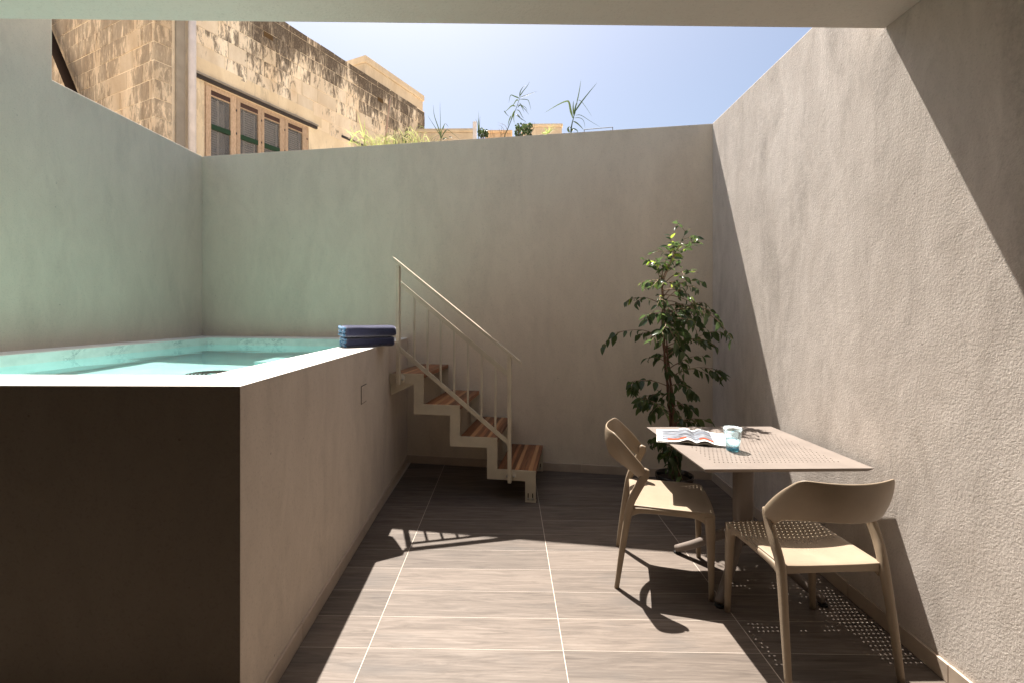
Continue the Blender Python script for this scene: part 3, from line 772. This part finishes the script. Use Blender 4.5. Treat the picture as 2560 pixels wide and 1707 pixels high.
# ------------------------------------------------------------------ potted weeping fig
PC = Vector((1.295, 3.66, 0))
fg = empty('potted_fig_tree', PC, label='slender weeping fig with braided trunk in a dark mottled pot by the back corner', cat='potted tree')
bm = bmesh.new(); lathe(bm, [(.0001, .001), (.098, .001), (.108, .012), (.130, .13), (.137, .215), (.142, .222), (.143, .243), (.138, .246), (.131, .24), (.127, .20), (.10, .03), (.0001, .03)], 40)
bmobj('pot', bm, m_glaze, fg, True)
bm = bmesh.new(); rr = lathe(bm, [(.0001, .212), (.03, .214), (.06, .209), (.09, .213), (.1285, .206)], 24)
bmobj('soil', bm, m_terr, fg, True)
rnd = random.Random(31)
def lean(z): return Vector((-.055 * max(0, z - .2) + .02 * math.sin(z * 3), .02 * math.sin(z * 2.2), 0))
tops = []
for k in range(4):
    pts = []; top = (1.55, 1.78, 1.35, 1.15)[k]
    for i in range(26):
        z = .20 + (top - .20) * i / 25; a = z * 7 + k * 1.6; r = .020 * (1 - .35 * (z - .2) / 1.4)
        pts.append(lean(z) + Vector((r * math.cos(a), r * math.sin(a), z)))
    bm = bmesh.new(); tube(bm, pts, [lerp(.0150, .0050, i / 25) for i in range(26)], 8); bmobj('trunk', bm, m_bark, fg, True); tops.append(pts)
def leaf_mesh(L, W_, droop, name):
    bm = bmesh.new(); n = 6; rows = []
    for i in range(n + 1):
        t = i / n; wd = W_ * math.sin(math.pi * min(1, t ** .8)) ** .75 * (1 - .35 * t) if 0 < t < 1 else 0
        if t > .86: wd *= .5
        z = -droop * t * t * L
        rows.append([bm.verts.new((-wd / 2, t * L, z + wd * .18)), bm.verts.new((0, t * L, z)), bm.verts.new((wd / 2, t * L, z + wd * .18))])
    for a, b in zip(rows, rows[1:]):
        for k in (0, 1): bm.faces.new((a[k], a[k + 1], b[k + 1], b[k]))
    bmesh.ops.remove_doubles(bm, verts=bm.verts, dist=1e-4)
    me = bpy.data.meshes.new(name); bm.to_mesh(me); bm.free()
    for p in me.polygons: p.use_smooth = True
    return me
LM = []
for L_, W_, d in ((.064, .036, .25), (.056, .031, .4), (.048, .025, .3), (.068, .040, .15)):
    me = leaf_mesh(L_, W_, d, 'leaf'); me.materials.append(m_leaf); LM.append(me)
LY = []
for L_, W_, d in ((.056, .028, .3), (.048, .022, .2)):
    me = leaf_mesh(L_, W_, d, 'leaf'); me.materials.append(m_leafy); LY.append(me)
leaves = []    # (position, direction, in the sun-coloured top)
branch_bm = bmesh.new()
def twig(p0, d0, L_, n_leaf, droop=1.0, z_lit=1.6, r0=.0032):
    p = p0.copy(); d = d0.normalized(); pts = [p.copy()]; steps = 9
    for i in range(steps):
        d = (d + Vector((rnd.gauss(0, .10), rnd.gauss(0, .10), -.10 * droop + rnd.gauss(0, .06)))).normalized()
        p = p + d * (L_ / steps)
        w_ = p + PC
        if w_.x > RX(w_.y) - .05: p.x = RX(w_.y) - .05 - PC.x
        if w_.y > BW(w_.x) - .05: p.y = BW(w_.x) - .05 - PC.y
        pts.append(p.copy())
    tube(branch_bm, pts, [lerp(r0, .0009, i / steps) for i in range(steps + 1)], 5)
    for k in range(n_leaf):
        t = lerp(.30, 1.0, (k + rnd.random() * .6) / n_leaf); i = min(steps - 1, int(t * steps)); q = pts[i].lerp(pts[i + 1], t * steps - i if t < 1 else 1)
        tx = (pts[i + 1] - pts[i]).normalized(); sd = tx.cross(Vector((0, 0, 1))).normalized() * (1 if k % 2 else -1)
        dl = (tx * .5 + sd * rnd.uniform(.3, .9) + Vector((0, 0, rnd.uniform(-1.3, .15)))).normalized()
        if (q + PC).z > 1.75: dl = (dl + Vector((rnd.uniform(-.5, .5), rnd.uniform(-.5, .5), rnd.uniform(.2, .9)))).normalized()
        leaves.append((q, dl, (q + PC).z > z_lit))
    return pts
def limb(z0, az, elev, L_, nsub, nl, droop=.8):
    az += rnd.uniform(-18, 18); elev += rnd.uniform(-8, 22); L_ *= rnd.uniform(.75, 1.12); droop *= rnd.uniform(.8, 1.9)
    base = lean(z0) + Vector((0, 0, z0)); d = Vector((math.cos(R(az)) * math.cos(R(elev)), math.sin(R(az)) * math.cos(R(elev)), math.sin(R(elev))))
    pts = twig(base, d, L_, nl, droop, r0=.0048)
    for s in range(nsub):
        i = rnd.randint(2, 7); dd = (pts[i + 1] - pts[i]).normalized() + Vector((rnd.uniform(-.8, .8), rnd.uniform(-.8, .8), rnd.uniform(-.3, .4)))
        twig(pts[i], dd, L_ * rnd.uniform(.30, .55), max(3, nl - 2), 1.2)
# crown: leader and side limbs (azimuth 0 = to the right, 180 = left, 270 = towards the viewer)
for z0, az, el, L_, ns, nl, dr in [
    (.50, 195, 25, .22, 1, 7, 1.0), (.45, 250, 30, .24, 1, 7, 1.2), (.50, 300, 20, .26, 1, 6, 1.2), (.62, 10, 25, .40, 2, 6, .9), (.66, 175, 35, .34, 2, 9, .9), (.70, 215, 25, .46, 3, 9, .7),
    (.85, 150, 35, .30, 2, 9, .8), (.90, 265, 30, .30, 2, 8, .9), (.92, 200, 30, .42, 3, 9, .9), (.98, 15, 30, .46, 3, 8, .7), (1.05, 300, 30, .36, 2, 8, .9),
    (1.15, 355, 40, .44, 3, 8, .6), (1.28, 175, 25, .40, 2, 7, .7), (1.30, 20, 38, .42, 3, 7, .6), (1.38, 320, 35, .44, 3, 7, .7),
    (1.42, 345, 50, .36, 2, 7, .8), (1.45, 210, 45, .28, 2, 6, 1.0), (1.52, 10, 35, .38, 2, 6, .8), (1.55, 170, 50, .26, 2, 7, 1.0), (1.60, 330, 50, .34, 2, 6, .9), (1.62, 240, 55, .28, 2, 7, .8),
    (1.68, 200, 40, .26, 2, 8, 1.0), (1.70, 30, 45, .30, 2, 6, .8), (1.75, 280, 60, .26, 2, 8, .6), (1.74, 350, 40, .38, 2, 7, .9)]:
    limb(z0, az, el, L_, ns, nl, dr)
for q in range(5):
    limb(rnd.uniform(.34, .5), rnd.uniform(130, 330), rnd.uniform(-10, 25), rnd.uniform(.14, .26), 1, 6, 1.4)
for q in range(16):
    zz = rnd.uniform(.42, 1.45); limb(zz, rnd.uniform(0, 360), rnd.uniform(-5, 45), rnd.uniform(.10, .24), 1, 5, 1.3)
for q in range(26):
    zz = rnd.uniform(1.2, 1.85); limb(zz, rnd.uniform(225, 365), rnd.uniform(-5, 50), rnd.uniform(.26, .52), 1, 6, rnd.uniform(.4, 1.2))
base = lean(1.7) + Vector((0, 0, 1.7))
ld = twig(base, Vector((.25, -.05, 1)), .50, 8, -.2, r0=.005)
for i in (1, 2, 3, 3, 4, 4, 5, 5, 6, 6, 7, 8):
    twig(ld[i], Vector((rnd.uniform(-1, 1), rnd.uniform(-1, .4), rnd.uniform(.1, .7))), rnd.uniform(.12, .24), 6, .7)
bmobj('branches', branch_bm, m_twig, fg, True)
rnd.shuffle(leaves)
stuff = []
for i, (p, d, lit_top) in enumerate(leaves):
    w_ = p + PC
    if w_.x > RX(w_.y) - .03: p.x -= .04
    if w_.y > BW(w_.x) - .03: p.y -= .04
    roll = Matrix.Rotation(rnd.uniform(-1.2, 1.2), 4, 'Y')
    mt = Matrix.Translation(p) @ d.to_track_quat('Y', 'Z').to_matrix().to_4x4() @ roll @ Matrix.Scale(rnd.uniform(.75, 1.15) * (1.0 if p.z > 1.5 else 1.25), 4)
    if i < 300:
        me = rnd.choice(LY if lit_top and rnd.random() < .6 else LM)
        o = bpy.data.objects.new('leaf', me); C.objects.link(o); o.parent = fg; o.matrix_local = mt
    else: stuff.append((mt, rnd.choice(LM)))
bm = bmesh.new()
for mt, me in stuff:
    vs_ = [bm.verts.new(mt @ v.co) for v in me.vertices]
    for p in me.polygons: bm.faces.new([vs_[i] for i in p.vertices])
bmobj('foliage', bm, m_leaf, fg, True, kind='stuff')

# ------------------------------------------------------------------ neighbouring stone house
BO = Vector((-4.994, 6.5, 0)); BA = math.atan2(.901, .434)
hs = empty('stone_house', BO, BA, label='old limestone house with dark stained blocks and wooden casement windows, top left', cat='house')
TOPZ = 6.79
# local x runs along the long facade, local y into the house
boxo('wall_core', (.0055, 6.43, .33, 5.5, 2.9, TOPZ - .04), m_mortar, hs)
for b_ in ((.03, .70, 2.9, TOPZ - .04), (2.69, 6.43, 2.9, TOPZ - .04), (.70, 2.69, 5.06, TOPZ - .04)):
    boxo('wall_core', (b_[0] - (.0245 if b_[0] < .1 else 0), b_[1], .0055, .3299, b_[2], b_[3]), m_mortar, hs)
boxo('roof', (.0, 6.44, .0, 5.5, TOPZ - .04, TOPZ - .005), m_mortar, hs, .01)
CH = .268
def block(x0, x1, y0, y1, z0, z1, mat):
    bm = bmesh.new(); v = box(bm, x0, x1, y0, y1, z0, z1)
    cx, cy_, cz = (x0 + x1) / 2, (y0 + y1) / 2, (z0 + z1) / 2
    for q in v: q.co += Vector((random.uniform(-.002, .002), random.uniform(-.0015, .0015), random.uniform(-.004, .004))) - Vector((cx, cy_, cz))
    o = bmobj('stone_block', bm, mat, hs, bevel=.007, seg=2); o.location = (cx, cy_, cz); return o
WX0, WX1, WZ1 = .70, 2.69, 5.06
zc = 4.261 - 3 * CH
row = 0
while zc < TOPZ - .05:
    z1 = min(zc + CH, TOPZ)
    # long facade (local y = 0)
    x = 0.0; first = True
    while x < 6.45:
        L_ = random.uniform(.30, .62)
        if x == 0: L_ = .24
        x1 = min(x + L_, 6.45)
        if 6.45 - x1 < .15: x1 = 6.45
        a, b = x + .004, x1 - .004
        skip = False
        if x >= .23 and x < .54: x1 = .54; skip = True
        if not skip:
            if z1 < 5.42 and b > .5 and a < 3.0: skip = True             # plastered window zone
            if z1 < 5.2 and a < 3.6 and b > .5: skip = True
        if not skip:
            pr = random.uniform(-.002, .005)
            block(a, b, -pr - .002, .06, zc + .004, z1 - .004, m_block if x > .3 else m_blockw)
        x = x1
    # gable facade (local x = 0)
    y = 0.0 + (.30 if row % 2 else .13)
    block(-.001, .06, .062, y - .004, zc + .004, z1 - .004, m_blockw)
    while y < 5.0:
        y1 = y + random.uniform(.28, .60); pr = random.uniform(-.003, .004)
        block(-pr - .002, .06, y + .004, y1 - .004, zc + .004, z1 - .004, m_blockw); y = y1
    zc += CH; row += 1
# plastered zone round the window (four pieces butting round the opening)
px0, px1 = .545, 3.0
boxo('plaster_band', (px0, 3.0, -.004, .03, 5.145, 5.40), m_plas, hs, .004)
boxo('plaster_jamb', (px0, WX0, .002, .10, 3.3, 5.10), m_plas, hs, .004)
boxo('plaster_jamb', (WX1, 3.6, .002, .05, 3.3, 5.10), m_plas, hs, .004)
# ragged ledge above the window and the dark gap under it
bm = bmesh.new(); nseg = 40; rws = []
for i in range(nseg + 1):
    t = i / nseg; x = lerp(.54, 2.87, t); j = .014 * noise.noise(Vector((x * 9, 0, 0))); k_ = .010 * noise.noise(Vector((x * 17, 3, 0)))
    rws.append([bm.verts.new(v) for v in ((x, .02, 5.19 + j), (x, -.055 + k_, 5.150 + j * .5), (x, -.060 + k_, 5.122), (x, .02, 5.118))])
for a, b in zip(rws, rws[1:]):
    for k_ in range(4): bm.faces.new((a[k_], a[(k_ + 1) % 4], b[(k_ + 1) % 4], b[k_]))
bm.faces.new(rws[0][::-1]); bm.faces.new(rws[-1])
bmobj('drip_ledge', bm, m_cement, hs)
boxo('dark_lintel', (.54, 2.86, -.045, .09, 5.072, 5.117), m_iron, hs)  # dark bar fills the gap under the ledge; its shade is in the colour
boxo('dark_lintel', (3.52, 5.0, -.03, .05, 5.135, 5.18), m_iron, hs)
# cement strip and downpipe
boxo('cement_strip', (.280, .405, -.035, .06, 2.95, TOPZ + .05), m_cement, hs, .006)
bm = bmesh.new(); tube(bm, [(.480, -.075, 2.95), (.480, -.075, 5.0), (.480, -.075, TOPZ + .25)], .052, 24); bmobj('downpipe', bm, m_pipe, hs, True)
# putlog holes
for a, b, z0, z1 in ((1.72, 1.90, 6.32, 6.38), (4.63, 4.81, 6.37, 6.43)):
    boxo('putlog_hole', (a, b, -.0075, .03, z0 - .02, z1 + .01), simple('dark hollow', (.10, .06, .025), .95), hs)
# dark brown diagonal bar in front of the gable
bm = bmesh.new(); tube(bm, [(-.12, 4.22, 7.97), (-.12, 1.52, 4.22)], .066, 10); bmobj('diagonal_bar', bm, simple('dark brown bar', (.028, .018, .013), .9, .1), hs, True)
# window
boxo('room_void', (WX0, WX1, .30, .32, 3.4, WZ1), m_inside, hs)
bm = bmesh.new(); box(bm, WX0 - .0, WX0 + .03, .02, .10, 3.4, WZ1); box(bm, WX1 - .03, WX1, .02, .10, 3.4, WZ1); box(bm, WX0 + .03, WX1 - .03, .02, .10, WZ1 - .03, WZ1 + .005)
wn = bmobj('window', bm, m_frame, hs, bevel=.002)
sash = [(.735, 1.236, .815, 1.134), (1.242, 1.694, 1.303, 1.627), (1.700, 2.162, 1.745, 2.058), (2.168, 2.658, 2.233, 2.554)]
for k_, (a, b, g0, g1) in enumerate(sash):
    y0, y1 = (.012, .052); zt = WZ1 - .033
    bm = bmesh.new(); box(bm, a, g0, y0, y1, 3.45, zt); box(bm, g1, b, y0, y1, 3.45, zt); box(bm, g0, g1, y0 + .001, y1, 4.985, zt); box(bm, g0, g1, y0 + .003, y1, 4.893, 4.908)
    bmobj('casement', bm, m_frame, wn, bevel=.003)
    boxo('top_board', (g0, g1, y0 + .010, y1 - .01, 4.908, 4.985), m_brownb, wn)
    if k_ < 3: boxo('green_bar', (g0, g1, y0 - .004, y1, 4.375, 4.452), m_green, wn, .003)
    boxo('pane', (g0, g1, .036, .039, 3.46, 4.893), m_pane, wn)
    # louvred shutter and curtain behind the glass
    s0, s1 = ((g0 + .05, g0 + .15), (g0 + .13, g0 + .30), (g0 + .01, g0 + .30), (g0 + .01, g1 - .01))[k_]
    bm = bmesh.new(); z = 3.5
    while z < 4.88:
        v = box(bm, s0, s1, .10, .128, z, z + .006)
        for q in v:
            if q.co.y > .12: q.co.z += .022
        z += .038
    bmobj('louvre_slats', bm, m_shut, wn, kind='stuff')
    bm = bmesh.new(); box(bm, s0 - .022, s0, .095, .13, 3.46, 4.89); box(bm, s1, s1 + .022, .095, .13, 3.46, 4.89); bmobj('shutter_stile', bm, m_shut, wn)
    bm = bmesh.new(); prev = None
    for i in range(25):
        x = lerp(g0, g1, i / 24); y = .165 + .012 * math.sin(i * 1.9 + k_); cur = (bm.verts.new((x, y, 3.46)), bm.verts.new((x, y, 4.89)))
        if prev: bm.faces.new((prev[0], cur[0], cur[1], prev[1]))
        prev = cur
    bmobj('net_curtain', bm, m_curtain, wn, True)
    for z in (4.80, 4.42):
        bm = bmesh.new(); box(bm, b - .012, b + .006, y0 - .006, y0 + .002, z, z + .035); bmobj('hinge', bm, m_iron, wn)

# set back upper room
up = empty('rooftop_room', BO, BA, label='plain beige rooftop room with a coping band rising behind the stained parapet', cat='building')
boxo('wall', (4.25, 6.40, .02, 3.2, TOPZ, 7.05), m_farcream, up, .01)
boxo('parapet_band', (4.22, 6.43, -.012, 3.23, 7.05, 7.20), m_farcream, up, .012)
# ------------------------------------------------------------------ far houses
def house(name, label, x0, x1, y0, y1, z1, mat, cap=.12, win=None, taper=0):
    h = empty(name, ((x0 + x1) / 2, y0, 3), label=label, cat='house', group='pale houses beyond the back wall')
    cx = (x0 + x1) / 2
    bm = bmesh.new(); box(bm, x0 - cx, x1 - cx, 0, y1 - y0, 0, z1 - 3 - cap); bmobj('wall', bm, mat, h, bevel=.02)
    bm = bmesh.new(); box(bm, x0 - cx - .03, x1 - cx + .03, -.03, y1 - y0 + .03, z1 - 3 - cap, z1 - 3); bmobj('parapet', bm, mat, h, bevel=.03)
    for wx in (win or ()):
        bm = bmesh.new(); box(bm, wx - .35, wx + .35, -.02, .0, .9, 2.2); bmobj('window', bm, m_brownb, h)
h1 = house('far_house', 'leftmost low cream house seen past the end of the stained facade', -4.4, -.88, 12, 17, 6.22, m_farcream, .10)
h2 = house('far_house', 'small orange tinted house low between the two rooftop bushes', -.62, .10, 13, 16, 6.56, m_farorange, .08)
h3 = house('far_house', 'cream flat roofed house seen just right of the larger round bush', .45, 1.62, 14, 19, 7.13, m_farcream, .10)
o = boxo('vent_post', (-.672, -.600, 8.96, 9.03, 3.0, 5.16), m_pipe, bevel=.01); tag(o, 'thin pale grey vent post standing between the left far house and a bush', 'post')
# rail on the wall
rl = empty('terrace_rail', (.95, 4.62, HW), label='thin dark metal rail rising behind the back wall at the right', cat='railing')
bm = bmesh.new(); yb = 4.62
tube(bm, [(-.15, .28, .215), (.145, .28, .238)], .004, 6); bmobj('top_bar', bm, m_wire, rl)
bm = bmesh.new(); tube(bm, [(.145, .28, .02), (.145, .28, .24)], .004, 6); bmobj('upright', bm, m_wire, rl)
bm = bmesh.new(); tube(bm, [(-.15, .28, .02), (-.15, .28, .215)], .004, 6); bmobj('upright', bm, m_wire, rl)

# planting bed just behind the back wall
bm = bmesh.new()
prism(bm, [(LX, BW(LX) + .26), (RX(YC), BW(RX(YC)) + .26), (RX(YC), BW(RX(YC)) + 1.0), (LX, BW(LX) + 1.0)], 2.9, 3.235); bmobj('soil_bed', bm, m_terr, kind='structure')

# ------------------------------------------------------------------ plants on the bed
def blade_bm(pts, wmax, yoff=0, fold=.25):
    P = crom(pts, 5); n = len(P); bm = bmesh.new(); rows = []
    for i, p in enumerate(P):
        t = i / (n - 1); wd = wmax * (min(1, t * 4 + .35) * (1 - t) ** .7 + .02)
        tg = (P[min(i + 1, n - 1)] - P[max(i - 1, 0)]).normalized(); sd = tg.cross(Vector((0, 1, 0)))
        if sd.length < .1: sd = Vector((1, 0, 0))
        sd = (sd.normalized() + Vector((0, .6, 0))).normalized()
        nr = tg.cross(sd).normalized()
        rows.append([bm.verts.new(p - sd * wd / 2 + nr * wd * fold), bm.verts.new(p), bm.verts.new(p + sd * wd / 2 + nr * wd * fold)])
    for a, b in zip(rows, rows[1:]):
        for k in (0, 1): bm.faces.new((a[k], a[k + 1], b[k + 1], b[k]))
    return bm
def reed(name, label, stem, blades, conv, y, mat, w=.012, sw=.006, cat='plant', jit=.05, base_z=3.235):
    st_ = [conv(*p) for p in stem]; bx, bz = st_[0]
    root = empty(name, (bx, y, base_z), label=label, cat=cat)
    rn = random.Random(hash_(label))
    if len(st_) > 1:
        P = [Vector((0, 0, 0))] + [Vector((x - bx, 0, z - base_z)) for x, z in st_]
        bm = bmesh.new(); tube(bm, crom(P, 4), [lerp(sw, sw * .35, i / (4 * (len(P) - 1))) for i in range(4 * (len(P) - 1) + 1)], 6); bmobj('stem', bm, mat, root, True)
    for bl in blades:
        ww = w
        if isinstance(bl[0], (int, float)): ww = bl[0]; bl = bl[1:]
        dy = rn.uniform(-jit, jit); n = len(bl)
        pts = [Vector((x - bx, dy * i / (n - 1), z - base_z)) for i, (x, z) in enumerate(conv(*q) for q in bl)]
        bmobj('blade', blade_bm(pts, ww), mat, root, True)
    return root
def hash_(s): return sum(ord(c) * (i + 3) for i, c in enumerate(s))
cP = lambda u, v: (-.031 + (u - 600) * .000713, 3.345 + (885 - v) * .000711)      # two sketch grids, metres on the bed's own plane
cT = lambda u, v: (-1.577 + (u - 485) * .000637, 3.334 + (850 - v) * .000635)
YP, YT = 4.9, 5.1
reed('bamboo_reed', 'tall thin leaning reed with many drooping narrow leaves against the sky', [(600, 885), (640, 790), (700, 640), (760, 500), (820, 330)], [
    [(822, 320), (830, 230), (870, 150), (910, 110)], [(825, 300), (870, 240), (930, 170), (965, 110)], [(822, 322), (920, 280), (1010, 235), (1085, 200)], [(815, 332), (750, 300), (685, 280), (658, 390)],
    [(815, 348), (930, 350), (960, 385), (990, 490)], [(800, 362), (770, 360), (730, 420), (685, 470)], [(760, 450), (705, 430), (650, 470), (588, 515)], [(588, 515), (620, 560), (668, 605)],
    [(790, 470), (830, 440), (860, 490), (888, 550)], [(815, 400), (860, 460), (910, 510), (955, 570)], [(770, 505), (810, 525), (850, 600), (885, 650)], [(760, 568), (820, 620), (880, 660), (925, 690)], [(760, 570), (800, 600), (855, 690)],
    (.018, (748, 512), (710, 580), (680, 690)), [(735, 540), (730, 610), (742, 690)], [(690, 590), (660, 660), (642, 735)], [(785, 440), (830, 430), (900, 450), (935, 500)]], cP, YP, m_blade, .015, .006)
reed('giant_reed', 'sturdy green cane with broad arching leaves, rightmost tall plant on the wall', [(1570, 835), (1585, 720), (1605, 640), (1625, 540)], [
    (.026, (1600, 630), (1570, 520), (1545, 400), (1500, 380), (1380, 430), (1185, 545)), (.022, (1620, 600), (1605, 480), (1610, 370)), (.024, (1625, 580), (1640, 460), (1660, 400)),
    (.014, (1655, 420), (1690, 250), (1712, 80)), (.022, (1630, 540), (1720, 410), (1830, 270), (1950, 125)), (.011, (1680, 370), (1720, 380), (1800, 470), (1890, 600)),
    (.012, (1640, 590), (1720, 600), (1850, 690), (2010, 790)), (.012, (1620, 630), (1700, 640), (1750, 690), (1770, 810)), (.026, (1605, 680), (1660, 720), (1710, 770), (1750, 820)),
    (.026, (1550, 840), (1530, 790), (1550, 760), (1600, 790)), (.03, (1575, 835), (1610, 790), (1660, 800), (1680, 830)), (.012, (1620, 520), (1650, 450), (1680, 380))], cP, YP, m_blade, .028, .009)
reed('reed_tuft', 'narrow upright reed tuft beside the left round leafed bush', [(215, 900), (218, 760)], [[(215, 880), (205, 720), (165, 620)], [(217, 870), (214, 700), (205, 600)], [(220, 880), (222, 700), (218, 540)], [(224, 880), (230, 720), (236, 580)], [(228, 900), (232, 820), (228, 740)]], cP, YP, m_blade, .010, .005)
reed('agave_plant', 'small spiky rosette plant low on the wall in front of the cream far house', [(1240, 850)], [[(1240, 850), (1200, 790), (1180, 765)], [(1240, 850), (1190, 830), (1135, 842)], [(1240, 850), (1250, 800), (1245, 760)], [(1245, 850), (1280, 780), (1320, 710)], [(1245, 850), (1300, 790), (1360, 740)], [(1245, 850), (1310, 800), (1390, 780)], [(1240, 850), (1215, 800), (1195, 800)], [(1245, 850), (1270, 820), (1290, 830)], [(1238, 855), (1160, 850), (1170, 800)]], cP, YP, m_bladey, .014, .004)
reed('dry_twig', 'bare reddish dry twigs between the bushes on the wall', [(540, 890), (550, 830)], [[(545, 890), (550, 800), (570, 690)], [(545, 870), (520, 780), (505, 740)], [(600, 885), (570, 760), (485, 710)], [(640, 800), (600, 740), (490, 710)], [(400, 900), (395, 850), (400, 790)], [(430, 900), (415, 800), (412, 740)], [(450, 905), (440, 850), (470, 830)], [(540, 880), (600, 830), (640, 790)]], cP, YP, m_twig, .005, .003)
reed('dry_twig', 'bare forked twig rising at the right side of the larger bush', [(975, 870), (1000, 830)], [[(985, 860), (1030, 780), (1035, 690)], [(1020, 790), (1005, 720), (995, 690)], [(1010, 810), (1040, 740), (1025, 670)]], cP, YP, m_twig, .005, .003)
reed('broad_reed', 'young reed with upright broad blades left of the low cream house', [(1815, 775), (1805, 700)], [(.024, (1810, 740), (1830, 640), (1870, 540)), (.020, (1815, 760), (1860, 680), (1920, 610)), (.016, (1805, 690), (1770, 560), (1700, 350), (1678, 160)), (.010, (1805, 690), (1808, 420), (1803, 130)),
    (.012, (1805, 700), (1720, 560), (1570, 320)), (.014, (1830, 720), (1900, 600), (1960, 610), (2150, 760)), (.014, (1850, 600), (1890, 515), (1960, 590)), (.03, (1850, 775), (1890, 740), (1930, 735)), (.016, (1950, 730), (1990, 740), (2010, 770))], cT, YT, m_blade, .015, .006)
reed('reed_tuft', 'leftmost green reed in front of the stained facade beside the dark lintel', [(485, 850), (490, 700)], [(.016, (488, 700), (440, 530), (385, 300)), (.014, (490, 690), (500, 560), (497, 400)), (.018, (485, 720), (440, 650), (420, 620)), (.014, (420, 610), (330, 640), (220, 790), (190, 840)),
    (.014, (500, 680), (580, 760), (660, 850)), (.010, (500, 740), (620, 800), (720, 850)), (.009, (300, 720), (240, 650), (160, 590)), (.010, (330, 680), (260, 560), (210, 480)), (.016, (490, 800), (450, 760), (430, 790)), (.010, (500, 800), (560, 660), (510, 600))], cT, YT, m_bladey, .012, .006)
reed('dry_stalk', 'single tall pinkish dry stalk standing in front of the stained facade', [(850, 830), (875, 600), (905, 330), (942, 60)], [], cT, YT, simple('pink dry cane', (.62, .40, .30), .7), .01, .016)
rn = random.Random(5)
# round leafed bushes
def bush(label, cx, cz, r, n, y):
    root = empty('round_leaf_bush', (cx, y, 3.235), label=label, cat='bush', group='round leafed bushes on the wall')
    bm = bmesh.new()
    for i in range(7):
        a = rn.uniform(-1, 1); tube(bm, [(a * .01, 0, 0), (a * r * .5, rn.uniform(-.02, .02), (cz - 3.235) * .6), (a * r * .9, rn.uniform(-.03, .03), (cz - 3.235) + r * .3)], .0025, 5)
    bmobj('stems', bm, m_twig, root)
    bm = bmesh.new()
    for i in range(n):
        a, b = rn.uniform(0, 6.28), rn.uniform(-1, 1); q = rn.random() ** .4
        c = Vector((math.cos(a) * r * q * 1.1, math.sin(a) * r * .8 * q, (cz - 3.235) + b * r * .8)); rad = rn.uniform(.010, .017)
        nrm = Vector((rn.gauss(0, 1), rn.gauss(0, 1), rn.gauss(.6, .7))).normalized(); u_ = nrm.orthogonal().normalized(); v_ = nrm.cross(u_)
        bm.faces.new([bm.verts.new(c + (u_ * math.cos(t) + v_ * math.sin(t)) * rad + nrm * rad * .2 * math.cos(2 * t)) for t in [k * 1.0472 for k in range(6)]])
    bmobj('foliage', bm, m_blade, root, kind='stuff')
bush('small round leafed bush, left one, beside the vent post', *cP(280, 845), .050, 90, YP)
bush('larger round leafed bush in the middle of the wall top', *cP(880, 810), .085, 190, YP)
# dry and green grass clump: nobody could count it
bm = bmesh.new(); mats = [m_straw, m_bladey, m_blade]
for i in range(300):
    u = rn.uniform(700, 1720) if rn.random() < .8 else rn.uniform(300, 720)
    x0, _ = cT(u, 800); y = YT + rn.uniform(-.10, .12)
    hgt = rn.uniform(.06, .22) * (1 if 950 < u < 1500 else .65); ln_ = rn.uniform(-.12, .14)
    pts = [Vector((x0, y, 3.23)), Vector((x0 + ln_ * .3, y + rn.uniform(-.03, .03), 3.31 + hgt * .5)), Vector((x0 + ln_, y + rn.uniform(-.05, .05), 3.30 + hgt))]
    if rn.random() < .5: pts.append(pts[-1] + Vector((ln_ * .6, 0, -hgt * rn.uniform(.1, .5))))
    t = blade_bm(pts, rn.uniform(.004, .010)); mi = rn.choice((0, 0, 1, 1, 2) if u > 900 else (0, 1, 1))
    t.verts.index_update(); vv = [bm.verts.new(v.co) for v in t.verts]
    for f in t.faces:
        q = bm.faces.new([vv[v.index] for v in f.verts]); q.material_index = mi
    t.free()
go = bmobj('grass', bm, mats, None, True, kind='stuff'); go['label'] = 'clump of dry straw and green grass blades behind the wall'; go['category'] = 'grass'
